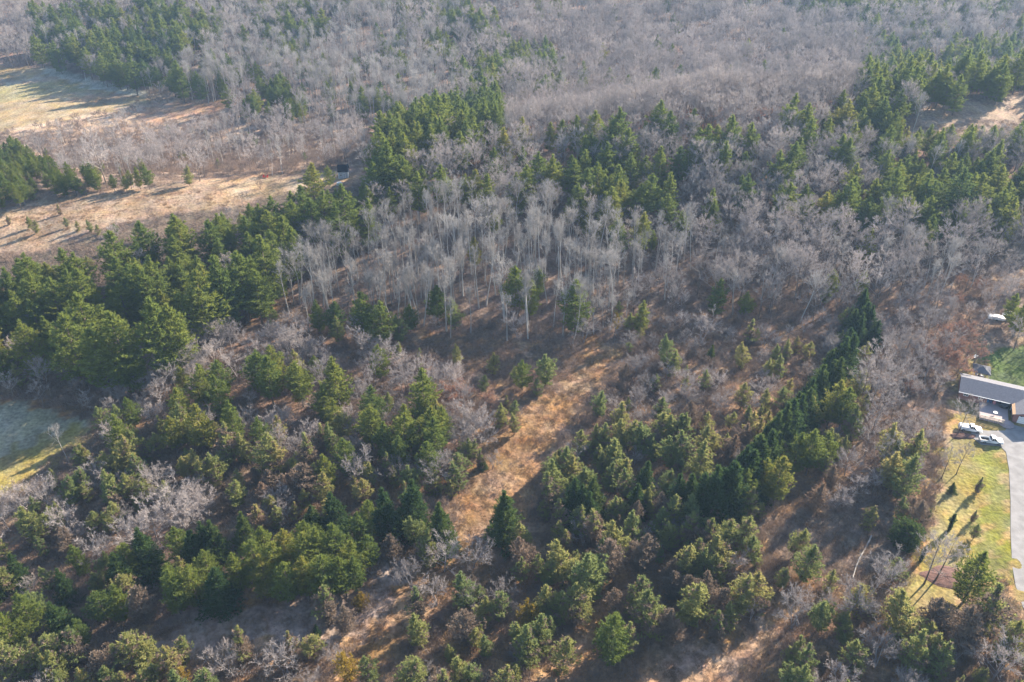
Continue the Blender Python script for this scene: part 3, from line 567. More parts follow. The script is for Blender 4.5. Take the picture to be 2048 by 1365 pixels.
# ------------------------------------------------------------------ plant the trees
hidden = {}
def proto_collection(kind, meshes):
    c = bpy.data.collections.new(kind + '_kinds')
    for i, mm in enumerate(meshes):
        o = bpy.data.objects.new('%s_%02d' % (kind, i), mm); c.objects.link(o)
    return c
def scatter(name, label, coll, pts, rot, scl, idx):
    """one object holding copies of the given plants (stuff)"""
    me = bpy.data.meshes.new(name); me.vertices.add(len(pts)); me.vertices.foreach_set('co', np.asarray(pts, np.float32).ravel())
    a = me.attributes.new('turn', 'FLOAT', 'POINT'); a.data.foreach_set('value', np.asarray(rot, np.float32))
    a = me.attributes.new('size', 'FLOAT', 'POINT'); a.data.foreach_set('value', np.asarray(scl, np.float32))
    a = me.attributes.new('pick', 'INT', 'POINT'); a.data.foreach_set('value', np.asarray(idx, np.int32))
    o = bpy.data.objects.new(name, me); col.objects.link(o); o['kind'] = 'stuff'; o['label'] = label
    g = bpy.data.node_groups.new(name, 'GeometryNodeTree')
    g.interface.new_socket('Geometry', in_out='INPUT', socket_type='NodeSocketGeometry'); g.interface.new_socket('Geometry', in_out='OUTPUT', socket_type='NodeSocketGeometry')
    N = g.nodes; L = g.links
    i = N.new('NodeGroupInput'); q = N.new('NodeGroupOutput'); mp = N.new('GeometryNodeMeshToPoints'); iop = N.new('GeometryNodeInstanceOnPoints'); ci = N.new('GeometryNodeCollectionInfo')
    ci.inputs['Collection'].default_value = coll; ci.inputs['Separate Children'].default_value = True; ci.inputs['Reset Children'].default_value = True
    def attr(n, ty): x = N.new('GeometryNodeInputNamedAttribute'); x.data_type = ty; x.inputs['Name'].default_value = n; return next(s for s in x.outputs if s.enabled and s.name == 'Attribute')
    cx = N.new('ShaderNodeCombineXYZ'); L.new(attr('turn', 'FLOAT'), cx.inputs[2])
    L.new(i.outputs[0], iop.inputs['Points']); L.new(ci.outputs[0], iop.inputs['Instance']); iop.inputs['Pick Instance'].default_value = True
    L.new(attr('pick', 'INT'), iop.inputs['Instance Index']); L.new(cx.outputs[0], iop.inputs['Rotation']); L.new(attr('size', 'FLOAT'), iop.inputs['Scale'])
    L.new(iop.outputs[0], q.inputs[0])
    md = o.modifiers.new('plants', 'NODES'); md.node_group = g
    return o
MARKS = [('the open-bed white pickup', 1980, 880, 110), ('the white hip-roofed gazebo', 1958, 745, 90), ('the small dark-roofed shed', 688, 345, 90), ('the two red chairs', 530, 355, 90), ('the fallen grey trunk', 1715, 1100, 110),
         ('the mulch bed on the lawn', 1905, 1150, 110), ('the columnar cedars', 1880, 1050, 70), ('the round bare tree in the dark pines', 705, 930, 80), ('the pale dead tree by the frosty field', 115, 895, 120),
         ('the place where the track forks', 1130, 760, 130), ('the narrow lower end of the tan track', 745, 1290, 120), ('the lone golden shrub on the dim clearing', 725, 1200, 100), ('the two big spruces flanking the track', 945, 1060, 120),
         ('the red oak shrubs', 925, 790, 110), ('the long shaded clearing', 520, 1240, 130), ('the bottom glade', 1380, 1310, 120), ('the drive beside the lawn', 2030, 1080, 110), ('the tan upper clearing', 1950, 220, 110), ('the far field', 200, 180, 110), ('the rusty glade', 370, 215, 90)]
KN = {'pine': 'green pine', 'spruce': 'dark spruce', 'scrub': 'olive scrub pine', 'drypine': 'tan dry pine', 'bare': 'bare grey-brown tree', 'aspen': 'pale bare aspen', 'roundbare': 'round-crowned bare tree', 'shrub': 'brown leafless shrub',
      'rustshrub': 'rust-leaved oak shrub', 'column': 'slender columnar cedar', 'roundspruce': 'broad low spruce', 'goldpine': 'golden-yellow pine', 'goldshrub': 'golden-brown shrub'}
KS = dict(pine='pine', spruce='spruce', scrub='scrub pine', drypine='tan pine', bare='bare tree', aspen='aspen', roundbare='round bare tree', shrub='shrub', rustshrub='oak shrub', column='cedar', roundspruce='low spruce', goldpine='golden pine', goldshrub='golden shrub')
CAT = dict(shrub='shrub', rustshrub='shrub', goldshrub='shrub')
XYZ = np.array([[p[1], p[2], p[3]] for p in plants]); HH = np.array([p[4] for p in plants])
PX, PY = project(XYZ[:, 0], XYZ[:, 1], XYZ[:, 2] + HH * .6)
seen = (PX > -8) & (PX < 2056) & (PY > -8) & (PY < 1373)
dist = np.hypot(np.hypot(XYZ[:, 0], XYZ[:, 1]), CAMH)
kinds = np.array([p[0] for p in plants]); hero = np.array([p[6] for p in plants]); zone_i = np.array([p[5] for p in plants])
single = np.zeros(len(plants), bool)
for k in PROTO:
    s = np.nonzero((kinds == k) & seen)[0]
    s = sorted(s, key=lambda i: (not hero[i], dist[i] / (HH[i] + 2)))
    single[s[:290]] = True
# labels that single each tree out where something does
label = {}
S = [int(i) for i in np.nonzero(single)[0]]
rank = ['', 'second ', 'third ', 'fourth ', 'fifth ', 'sixth ', 'seventh ']
for name, mx, my, rad in MARKS:
    for k in PROTO:
        c = sorted((math.hypot(PX[i] - mx, PY[i] - my), i) for i in S if kinds[i] == k and i not in label)
        c = [(d, i) for d, i in c if d < rad][:3]
        for q, (d, i) in enumerate(c): label[i] = f"{KN[k]} {['', 'second ', 'third '][q]}{'nearest' if q == 0 else 'nearest'} to {name}"
groups = {}
for i in S: groups.setdefault((kinds[i], zone_i[i]), []).append(i)
def place_of(i): return Z[zone_i[i]][0]
for (k, zi), mem in groups.items():
    ph = Z[zi][0]
    rest = [i for i in mem if i not in label]
    if len(rest) == 1 and len(mem) == 1: label[rest[0]] = f"the only {KN[k]} standing {ph}"; continue
    rest = [i for i in mem if i not in label]
    if not rest: continue
    tests = [('tallest', lambda i: -HH[i]), ('leftmost', lambda i: PX[i]), ('rightmost', lambda i: -PX[i]), ('farthest', lambda i: PY[i]), ('nearest', lambda i: -PY[i]), ('shortest', lambda i: HH[i])]
    noun = ph.split(' ', 1)[1] if ph.split()[0] in ('in', 'on', 'among') else ph
    def give(rest, tail, kn, rmax):
        for r in range(rmax):
            for w, fn in tests:
                rest = [i for i in rest if i not in label]
                if not rest: return
                i = min(rest, key=fn); label[i] = f"{rank[r]}{w} {kn} {tail}"
    if len(rest) <= 18: give(rest, ph, KN[k], 4); continue
    give(rest, ph, KN[k], 1)
    rest = [i for i in rest if i not in label]
    xs, ys = np.percentile(PX[mem], [33, 66]), np.percentile(PY[mem], [33, 66])
    for cj, vert in enumerate(('upper', 'middle', 'lower')):
        for ci, hor in enumerate(('left', 'centre', 'right')):
            c = [i for i in rest if np.searchsorted(xs, PX[i]) == ci and np.searchsorted(ys, PY[i]) == cj]
            give(c, f"in the {vert} {hor} part of {noun}", KS[k], 7)
    for i in rest:
        if i not in label: label[i] = f"{KN[k]} in the thick of {noun}"
for i in label:
    w = label[i].split()
    if len(w) > 16: label[i] = ' '.join(q for q in w if q not in ('the', 'part'))
grot = rng.uniform(0, 6.283, len(plants)); gpick = rng.integers(0, 1000, len(plants))
for i in S:
    k = kinds[i]; H0, tm, cm, _ = PROTO[k][gpick[i] % len(PROTO[k])]
    s = HH[i] / H0
    nm = NAMES[k][0]
    e = bpy.data.objects.new(nm, None); col.objects.link(e)
    e.location = XYZ[i] - [0, 0, .05]; e.rotation_euler = (rng.normal(0, .025), rng.normal(0, .025), grot[i]); w = s * rng.uniform(.88, 1.14)
    if k == 'aspen': e.rotation_euler[0] = rng.normal(0, .05); e.rotation_euler[1] = rng.normal(0, .05)
    e.scale = (w, w, s); e.empty_display_size = .5
    e['label'] = label[i]; e['category'] = CAT.get(k, 'tree'); e['group'] = f"{KN[k]}s {place_of(i)}"
    a = bpy.data.objects.new('trunk' if k not in ('shrub', 'rustshrub', 'goldshrub') else 'stem', tm); col.objects.link(a); a.parent = e
    b_ = bpy.data.objects.new('crown', cm); col.objects.link(b_); b_.parent = e
STUFF = dict(pine='distant_pines', spruce='distant_spruces', scrub='distant_scrub_pines', drypine='distant_dry_pines', bare='distant_bare_wood', aspen='distant_aspen_wood', roundbare='distant_round_bare_trees', shrub='brush', rustshrub='distant_rust_shrubs')
for k, nm in STUFF.items():
    r_ = np.nonzero((kinds == k) & ~single)[0]
    if len(r_) == 0: continue
    ms = [p[3] for p in PROTO[k]]; H0 = PROTO[k][0][0]
    scatter(nm, 'the rest of the %ss, too many to count' % KN[k], proto_collection(k, ms), XYZ[r_], grot[r_], HH[r_] / H0, gpick[r_] % len(ms))
# dry grass tufts over the open ground, low twiggy litter under the trees
def patch(seed, n, rad, h, w, lean):
    g = np.random.default_rng(seed); B = Buf()
    r = rad * np.sqrt(g.random(n)); a = g.uniform(0, 6.28, n); base = np.stack([r * np.cos(a), r * np.sin(a), np.full(n, -.03)], 1)
    d = unit(g.normal(0, lean, (n, 3)) + [0, 0, 1]); ln = h * g.uniform(.4, 1.2, (n, 1))
    B.blades(base, base + d * ln, unit(np.cross(d, g.normal(0, 1, (n, 3)))) * w); return B
gm = [patch(800 + i, 90, .9, .38, .03, .45).mesh('grass_tuft', [M['grass']]) for i in range(4)]
um = [patch(820 + i, 70, 1.2, .85, .03, .75).mesh('low_brush', [M['brush']]) for i in range(4)]
def cover(name, lab, meshes, N, want, ymax, s0, s1):
    y = 60 + (ymax - 60) * rng.random(N) ** 1.1; x = rng.uniform(-1, 1, N) * (.62 * (y * CP + CAMH * SP) + 25); z = terrain(x, y)
    zi = zat(*project(x, y, z)); ph = np.array([z_[0] for z_ in Z])
    pr = np.array([want(q) for q in ph])[zi]
    k = rng.random(N) < pr
    for a, b_, c_ in KEEP[:5]: k &= (x - a) ** 2 + (y - b_) ** 2 > (c_ + 1) ** 2
    x, y, z = x[k], y[k], z[k]
    scatter(name, lab, proto_collection(name, meshes), np.stack([x, y, z], 1), rng.uniform(0, 6.28, len(x)), rng.uniform(s0, s1, len(x)), rng.integers(0, len(meshes), len(x)))
    print(name, len(x))
OPENG = {'on the tan track': 1, 'on the upper track fork': 1, 'on the lower clearing': .7, 'on the tan strip at the bottom': 1, 'on the bottom glade': .8, 'on the hill meadow': .3, 'on the dark clearing below the diagonal spruces': .8, 'in the brown brush right of the track': .8, 'in the lower right scrub': .8, 'on the tan upper clearing': .3, 'on the rusty glade by the far field': .3}
cover('dry_grass', 'tufts of tan dry grass over the open ground', gm, 46000, lambda q: OPENG.get(q, .25 if 'scrub' in q else 0), 300, .6, 1.3)
cover('undergrowth', 'low brown twiggy undergrowth beneath the trees', um, 80000, lambda q: 0 if q.startswith('on the') and 'wooded' not in q and 'fork' not in q and 'dark' not in q else .8, 420, .6, 1.5)

# ------------------------------------------------------------------ house, vehicles, yard things
def q4(B, a, b, c, d, mi=0): B.add([a, b, c, d], [[0, 1, 2], [0, 2, 3]], mi)
def bx(B, lo, hi, mi=0):
    x0, y0, z0 = lo; x1, y1, z1 = hi
    v = [(x0, y0, z0), (x1, y0, z0), (x1, y1, z0), (x0, y1, z0), (x0, y0, z1), (x1, y0, z1), (x1, y1, z1), (x0, y1, z1)]
    B.add(v, [[0, 3, 2], [0, 2, 1], [4, 5, 6], [4, 6, 7], [0, 1, 5], [0, 5, 4], [1, 2, 6], [1, 6, 5], [2, 3, 7], [2, 7, 6], [3, 0, 4], [3, 4, 7]], mi)
def prism(B, prof, y0, y1, mi=0):
    """a profile in x-z pushed from y0 to y1 (convex fan caps)"""
    n = len(prof); v = [(x, y0, z) for x, z in prof] + [(x, y1, z) for x, z in prof]
    f = [[0, i, i + 1] for i in range(1, n - 1)] + [[n, n + i + 1, n + i] for i in range(1, n - 1)]
    for i in range(n): j = (i + 1) % n; f += [[i, n + i, n + j], [i, n + j, j]]
    B.add(v, f, mi)
def put(B, name, mats, parent=None, bevel=0, loc=None, rz=0):
    mats = mats if isinstance(mats, list) else [mats]
    o = bpy.data.objects.new(name, B.mesh(name, mats)); col.objects.link(o)
    if parent: o.parent = parent
    if loc is not None: o.location = loc; o.rotation_euler[2] = rz
    if bevel:
        md = o.modifiers.new('soft', 'BEVEL'); md.width = bevel; md.segments = 2; md.limit_method = 'ANGLE'; md.angle_limit = R(35)
    return o
def thing(name, label_, cat, loc, rz=0, group=None):
    e = bpy.data.objects.new(name, None); col.objects.link(e); e.location = loc; e.rotation_euler[2] = rz
    e['label'] = label_; e['category'] = cat
    if group: e['group'] = group
    return e
def tagm(o, label_, cat, group=None):
    o['label'] = label_; o['category'] = cat
    if group: o['group'] = group
    return o
roofm = simple('grey_shingle', (.14, .14, .16), .9, .15, .2, 3); brick = simple('red_brick', (.24, .12, .10), .9, .2, .2, 9)
white = simple('white_paint', (.75, .75, .73), .6, .4, .05); glassm = simple('dark_glass', (.02, .025, .03), .1, .5, .1); tanw = simple('tan_cladding', (.45, .29, .17), .8, .2, .12)
deckm = simple('grey_deck', (.30, .25, .25), .8, .3, .12, 4); railm = simple('railing_wood', (.52, .42, .32), .8, .2, .1); darkm = simple('dark_trim', (.03, .03, .035), .6, .3)
navy = simple('dark_shed_roof', (.012, .015, .024), .95, .05, .15); shedw = simple('grey_blue_boards', (.30, .35, .40), .7, .3, .08); chrome = simple('grey_metal', (.3, .3, .31), .3, .5, .05, metal=.8)
carw = simple('white_car_paint', (.78, .78, .77), .28, .5, .02); rubber = simple('black_rubber', (.02, .02, .02), .85, .2); blue = simple('blue_plastic', (.03, .16, .36), .5, .4); pink = simple('rosy_cloth', (.45, .2, .22), .8, .2)
redm = simple('red_paint', (.55, .03, .02), .5, .4); tarp = simple('pale_tarp', (.55, .6, .62), .6, .4); mulch = simple('brown_mulch', (.12, .07, .06), .95, .1, .35, 3); gravel = simple('grey_drive', (.2, .195, .195), .95, .2, .2, .45); gaz = simple('gazebo_cloth', (.11, .11, .125), .9, .1, .05)
RZH = R(-25)
hz = float(terrain(*hp(8, -4)))
# local frame: +x along the front, -y out of the front; so y = -n
H_ = thing('brick_house', 'long low brick house with grey shingle roof beside the lawn', 'house', (O[0], O[1], hz), RZH)
B = Buf()
bx(B, (0, 2.0, -.3), (28, 9, 2.6)); bx(B, (0, 0, -.3), (6.8, 2.02, 2.598)); 
v = [(-.0, 0, 2.6), (0, 9, 2.6), (0, 4.5, 4.3)]; B.add(v, [[0, 2, 1]])
put(B, 'wall', brick, H_)
B = Buf(); E0 = -.55
def slab(B, x0, x1, y0, z0, y1, z1, th=.16, mi=0):
    v = [(x0, y0, z0), (x1, y0, z0), (x1, y1, z1), (x0, y1, z1)]; w = [(a, b_, c - th) for a, b_, c in v]
    B.add(v + w, [[0, 1, 2], [0, 2, 3], [4, 6, 5], [4, 7, 6], [0, 4, 5], [0, 5, 1], [1, 5, 6], [1, 6, 2], [2, 6, 7], [2, 7, 3], [3, 7, 4], [3, 4, 0]], mi)
slab(B, -.5, 28.5, E0, 2.62, 4.5, 4.5); slab(B, -.5, 28.5, 9.55, 2.62, 4.502, 4.502)
roof = put(B, 'roof', roofm, H_)
B = Buf(); bx(B, (-.55, E0 - .12, 2.42), (12.2, E0 - .003, 2.6)); put(B, 'fascia', white, H_)
for x in (.9, 4.6):
    B = Buf(); 
    for (a, b_, c, d) in ((x, x + 1.2, 1.35, 1.45), (x, x + 1.2, 2.05, 2.15), (x, x + .1, 1.45, 2.05), (x + 1.1, x + 1.2, 1.45, 2.05), (x + .56, x + .64, 1.45, 2.05)): bx(B, (a, -.07, c), (b_, .05, d))
    w = put(B, 'window', white, H_); B = Buf(); bx(B, (x + .1, -.03, 1.45), (x + 1.1, -.01, 2.05)); put(B, 'pane', glassm, w)
B = Buf(); bx(B, (8.3, 1.93, 0.6), (10.9, 1.99, 2.5)); put(B, 'patio_door', glassm, H_)
# garage wing towards the drive
B = Buf(); bx(B, (13.2, -5.0, -.3), (21.5, 1.99, 2.5)); v = [(13.2, -5, 2.5), (21.5, -5, 2.5), (17.35, -5, 4.1)]; B.add(v, [[0, 1, 2]]); put(B, 'garage_wall', brick, H_)
B = Buf()
def slabx(B, x0, z0, x1, z1, y0, y1, th=.16, mi=0):
    v = [(x0, y0, z0), (x1, y0, z1), (x1, y1, z1), (x0, y1, z0)]; w = [(a, b_, c - th) for a, b_, c in v]
    B.add(v + w, [[0, 1, 2], [0, 2, 3], [4, 6, 5], [4, 7, 6], [0, 4, 5], [0, 5, 1], [1, 5, 6], [1, 6, 2], [2, 6, 7], [2, 7, 3], [3, 7, 4], [3, 4, 0]], mi)
slabx(B, 12.7, 2.5, 17.35, 4.3, -5.5, 4.0); slabx(B, 22.0, 2.5, 17.352, 4.302, -5.5, 4.0); put(B, 'garage_roof', roofm, H_)
B = Buf(); slabx(B, 12.72, 2.58, 13.3, 2.82, -5.52, 1.5, .05); bx(B, (12.62, -5.5, 2.2), (12.7, 1.4, 2.62)); put(B, 'garage_gutter', tanw, H_)
B = Buf(); bx(B, (14.3, -5.08, 0), (19.3, -5.0, 2.15)); gd = put(B, 'garage_door', white, H_)
for k in range(3):
    B = Buf(); bx(B, (14.3, -5.092, .52 + k * .54), (19.3, -5.081, .55 + k * .54)); put(B, 'panel_joint', darkm, gd)
B = Buf()
for k in range(2): bx(B, (14.6 + 2.4 * k, -5.3, 2.2), (15.0 + 2.4 * k, -5.08, 2.4))
put(B, 'door_lamp', darkm, H_)
B = Buf(); bx(B, (12.9, .2, 0), (13.1, .4, 2.5)); put(B, 'porch_post', white, H_)
# deck with railing
D_ = thing('wooden_deck', 'grey wooden deck with pale railing in front of the house', 'deck', (O[0], O[1], hz), RZH)
B = Buf(); 
for k in range(30): bx(B, (5.2, -7.6 + k * .3, .5), (12.2 - max(0, 1.4 - k * .3), -7.33 + k * .3, .56))
put(B, 'boards', deckm, D_)['kind'] = 'stuff'
B = Buf(); bx(B, (5.25, -7.55, -.1), (11, -7.45, .5)); bx(B, (5.25, -7.5, -.1), (5.35, 1.3, .5)); put(B, 'skirt', deckm, D_)
for k in range(6):
    B = Buf(); x = 5.2 + k * 1.12; bx(B, (x, -7.75, .0), (x + .12, -7.63, 1.5)); put(B, 'post', railm, D_)
B = Buf(); bx(B, (5.1, -7.8, 1.45), (11.0, -7.6, 1.55)); bx(B, (5.1, -7.74, .62), (11.0, -7.66, .72)); put(B, 'rail', railm, D_)
B = Buf()
for k in range(34): bx(B, (5.25 + k * .168, -7.72, .72), (5.31 + k * .168, -7.68, 1.45))
put(B, 'balusters', railm, D_)
for k in range(3):
    B = Buf(); ang = np.arange(8) * math.pi / 4 + .39; r0 = 1.9 - .45 * k
    B.add([(11.9 + r0 * math.cos(a), -7.0 + r0 * math.sin(a), z) for z in (-.1, .17 * (k + 1)) for a in ang], [[0 + i, (i + 1) % 8, 8 + (i + 1) % 8] for i in range(8)] + [[i, 8 + (i + 1) % 8, 8 + i] for i in range(8)] + [[8, 8 + i, 8 + i + 1] for i in range(1, 7)])
    put(B, 'step', deckm, D_)
def lathe(prof, k=20):
    B = Buf(); ang = np.arange(k) * 2 * math.pi / k; v = [(r * math.cos(a), r * math.sin(a), z) for r, z in prof for a in ang]; f = []
    for j in range(len(prof) - 1):
        for i in range(k): i2 = (i + 1) % k; f += [[j * k + i, j * k + i2, (j + 1) * k + i2], [j * k + i, (j + 1) * k + i2, (j + 1) * k + i]]
    B.add(v, f); return B
def at(u, n, z=0): p = hp(u, n); return (p[0], p[1], hz + z)
t_ = thing('hot_tub', 'round dark hot tub under the eave beside the garage', 'hot tub', at(11.2, -.3, .56))
put(lathe([(1.15, 0), (1.2, .1), (1.2, .8), (1.1, .86), (1.0, .86)]), 'shell', darkm, t_); put(lathe([(1.12, .87), (1.14, .95), (.9, .985), (.001, .99)]), 'cover', roofm, t_)
for k, (u_, mm, lab) in enumerate(((7.2, blue, 'bright blue barrel standing by the house wall'), (7.95, simple('navy_plastic', (.03, .05, .14), .5), 'navy barrel between the blue one and the pink bundle'))):
    tagm(put(lathe([(.001, 0), (.3, 0), (.34, .25), (.34, .75), (.3, .98), (.001, 1.0)]), 'barrel', mm, None, 0, at(u_, -.9, .5)), lab, 'barrel', 'barrels by the house wall')
B = lathe([(.001, 0), (.4, .02), (.38, .5), (.3, .95), (.12, 1.2), (.001, 1.25)], 9); tagm(put(B, 'cushion_bundle', pink, None, 0, at(8.8, -.7, .5)), 'rosy covered bundle of cushions next to the barrels', 'cushions')
B = lathe([(.001, .7), (.55, .72), (.55, .76), (.001, .77)]); bx(B, (-.04, -.04, 0), (.04, .04, .7)); tagm(put(B, 'patio_table', white, None, 0, at(8.9, 4.6, .56)), 'small white round table in the middle of the deck', 'table')
# gazebo
gp = survey(1959, 751); t_ = thing('gazebo', 'hip-roofed grey gazebo with white furniture behind the house', 'gazebo', (gp[0], gp[1], gp[2]), RZH)
s = 2.0
for a in (-1, 1):
    for b_ in (-1, 1):
        B = Buf(); bx(B, (a * s - .07, b_ * s - .07, -.1), (a * s + .07, b_ * s + .07, 2.2)); put(B, 'post', white, t_)
B = Buf(); e = s + .35; B.add([(-e, -e, 2.2), (e, -e, 2.2), (e, e, 2.2), (-e, e, 2.2), (0, 0, 3.3)], [[0, 1, 4], [1, 2, 4], [2, 3, 4], [3, 0, 4]])
for (lo, hi) in (((-e, -e, 2.0), (e, -e + .04, 2.2)), ((-e, e - .04, 2.0), (e, e, 2.2)), ((-e, -e, 2.0), (-e + .04, e, 2.2)), ((e - .04, -e, 2.0), (e, e, 2.2))): bx(B, lo, hi)
put(B, 'canopy', gaz, t_)
for k, (dx, dy, lab) in enumerate(((-.9, -.6, 'white cushioned chair at the left inside the gazebo'), (.5, -.8, 'white cushioned chair at the front inside the gazebo'), (.6, .8, 'white cushioned chair at the back inside the gazebo'))):
    p = Vector((dx, dy, 0)); p.rotate(Matrix.Rotation(RZH, 3, 'Z')); c = thing('garden_chair', lab, 'chair', (gp[0] + p.x, gp[1] + p.y, gp[2]), RZH + k, 'garden chairs under the gazebo')
    B = Buf(); bx(B, (-.4, -.4, .25), (.4, .4, .5)); put(B, 'seat', white, c, .04); B = Buf(); bx(B, (-.4, .4, .3), (.4, .55, 1.0)); put(B, 'backrest', white, c, .04)
    for a in (-.35, .35):
        for b_ in (-.35, .45): B = Buf(); bx(B, (a - .03, b_ - .03, 0), (a + .03, b_ + .03, .25)); put(B, 'leg', white, c)
# pale boats or trailers shrouded far behind the house, a small white table
def survey_thing(px, py): x, y, z = survey(px, py); return (x, y, z)
for k, (px, py, L, lab) in enumerate(((1992, 640, 5.0, 'pale covered trailer under the trees behind the house'), (2018, 634, 4.2, 'white covered boat beyond the pale trailer'))):
    t_ = thing('covered_trailer', lab, 'trailer', survey_thing(px, py), R(-20 + 35 * k), 'covered trailers behind the house')
    B = Buf(); prism(B, [(-L / 2, .5), (L / 2 - .8, .45), (L / 2, .9), (L / 2 - .4, 1.25), (0, 1.55), (-L / 2, 1.3)], -.95, .95); put(B, 'cover', white, t_, .12)
    for y_ in (-.9, .9): B = lathe([(.001, -.1), (.32, -.1), (.32, .1), (.001, .1)], 14); o = put(B, 'wheel', rubber, t_); o.location = (0, y_, .32); o.rotation_euler[0] = R(90)
    B = Buf(); bx(B, (L / 2, -.05, .4), (L / 2 + 1, .05, .5)); put(B, 'drawbar', chrome, t_)
t_ = thing('garden_bench', 'pale weathered bench among the trees above the gazebo', 'bench', survey_thing(1951, 716), R(35))
B = Buf(); bx(B, (-.9, -.3, .42), (.9, .3, .5)); put(B, 'seat', tarp, t_); B = Buf(); bx(B, (-.9, .3, .5), (.9, .36, .95)); put(B, 'backrest', tarp, t_)
for a in (-.8, .8):
    for b_ in (-.25, .25): B = Buf(); bx(B, (a - .04, b_ - .04, 0), (a + .04, b_ + .04, .42)); put(B, 'leg', tarp, t_)
# split-rail fence line left of the gazebo
f0 = survey(1916, 745); f1 = survey(1978, 650)
t_ = thing('wire_fence', 'dark post and rail fence running up beside the gazebo', 'fence', f0)
for k in range(13):
    s = k / 12; x, y = f0[0] + (f1[0] - f0[0]) * s, f0[1] + (f1[1] - f0[1]) * s; B = Buf(); z = float(terrain(x, y)) - f0[2]
    bx(B, (x - f0[0] - .07, y - f0[1] - .07, z - .2), (x - f0[0] + .07, y - f0[1] + .07, z + 1.3)); put(B, 'post', M['bark'], t_)
    if k < 12:
        x2, y2 = f0[0] + (f1[0] - f0[0]) * (k + 1) / 12, f0[1] + (f1[1] - f0[1]) * (k + 1) / 12; z2 = float(terrain(x2, y2)) - f0[2]
        for hh in (.5, 1.0):
            B = Buf(); B.tubes(np.array([[x - f0[0], y - f0[1], z + hh]]), np.array([[x2 - f0[0], y2 - f0[1], z2 + hh]]), .06, .06, 5); put(B, 'rail', M['bark'], t_)
# pickups
def pickup(lab, x, y, z, rz, cap=False, group='white pickups by the deck'):
    t_ = thing('pickup_truck', lab, 'pickup truck', (x, y, z), rz, group)
    # body shell along +x = front; 5.6 long, 1.95 wide
    B = Buf(); prism(B, [(-2.8, .45), (2.65, .42), (2.78, .6), (2.74, .98), (2.5, 1.1), (1.25, 1.18), (-.35, 1.18), (-.35, .62), (-2.8, .62)], -.97, .97)
    bx(B, (-2.8, -.97, .6), (-.3, -.87, 1.14)); bx(B, (-2.8, .87, .6), (-.3, .97, 1.14)); bx(B, (-.42, -.868, .6), (-.3, .868, 1.16))
    body = put(B, 'body', carw, t_, .05)
    B = Buf(); bx(B, (-2.82, -.86, .55), (-2.74, .86, 1.13)); put(B, 'tailgate', carw, t_, .02)
    B = Buf(); bx(B, (-2.72, -.86, .625), (-.43, .86, .66)); put(B, 'bed_liner', darkm, t_)
    B = Buf()
    lo = [(-.3, -.93), (1.3, -.93), (1.3, .93), (-.3, .93)]; hi = [(-.1, -.74), (.75, -.74), (.75, .74), (-.1, .74)]
    v = [(a, b_, 1.175) for a, b_ in lo] + [(a, b_, 1.8) for a, b_ in hi]
    B.add(v, [[0, 1, 5], [0, 5, 4], [2, 3, 7], [2, 7, 6], [1, 2, 6], [1, 6, 5], [3, 0, 4], [3, 4, 7]]); put(B, 'windows', glassm, t_)
    B = Buf(); bx(B, (-.16, -.78, 1.78), (.82, .78, 1.88)); put(B, 'cab_roof', carw, t_, .05)
    B = Buf()
    for sgn in (-1, 1):
        for (x0, x1) in ((-.3, -.1), (1.3, .75)):
            B.tubes(np.array([[x0, sgn * .94, 1.16]]), np.array([[x1, sgn * .76, 1.82]]), .06, .05, 5)
        B.tubes(np.array([[.38, sgn * .935, 1.16]]), np.array([[.36, sgn * .755, 1.82]]), .035, .035, 5)
    put(B, 'pillars', carw, t_)
    for sx_ in (-1.75, 1.75):
        for sy_ in (-1, 1):
            w = put(lathe([(.2, -.12), (.36, -.12), (.38, -.08), (.38, .08), (.36, .12), (.2, .12)], 20), 'wheel', rubber, t_); w.location = (sx_, sy_ * .88, .38); w.rotation_euler[0] = R(90)
            h = put(lathe([(.21, -.13), (.19, -.1), (.06, -.125), (.001, -.13)] if sy_ > 0 else [(.21, .13), (.19, .1), (.06, .125), (.001, .13)], 16), 'rim', chrome, w)
    for sy_ in (-1, 1):
        B = Buf(); bx(B, (2.7, sy_ * .75 - .16, .72), (2.78, sy_ * .75 + .16, .92)); put(B, 'headlight', tarp, t_, .02)
        B = Buf(); bx(B, (-2.84, sy_ * .9 - .06, .7), (-2.79, sy_ * .9 + .06, 1.0)); put(B, 'tail_light', redm, t_)
        B = Buf(); bx(B, (.95, sy_ * 1.08 - .1, 1.15), (1.08, sy_ * 1.08 + .1, 1.32)); put(B, 'mirror', darkm, t_, .02)
    B = Buf(); bx(B, (2.74, -.5, .62), (2.8, .5, .9)); put(B, 'grille', darkm, t_); B = Buf(); bx(B, (2.72, -.95, .4), (2.86, .95, .56)); bx(B, (-2.92, -.9, .42), (-2.8, .9, .58)); put(B, 'bumper', chrome, t_, .02)
    if cap:
        B = Buf(); prism(B, [(-2.75, 1.14), (-.4, 1.14), (-.45, 1.5), (-2.6, 1.45)], -.93, .93); put(B, 'bed_cover', carw, t_, .06)
    return t_
a0 = survey(1962, 884); a1 = survey(2001, 889); rzt = math.atan2(a1[1] - a0[1], a1[0] - a0[0])
cx_, cy_, cz_ = survey(1983, 888)
pickup('white pickup with open dark bed, nearest the lawn', cx_, cy_ + .6, cz_ + .0, rzt)
cx2, cy2, cz2 = survey(1941, 864)
pickup('white pickup with covered bed behind the bare yard tree', cx2, cy2 + .6, cz2 + .0, rzt - R(4), True)
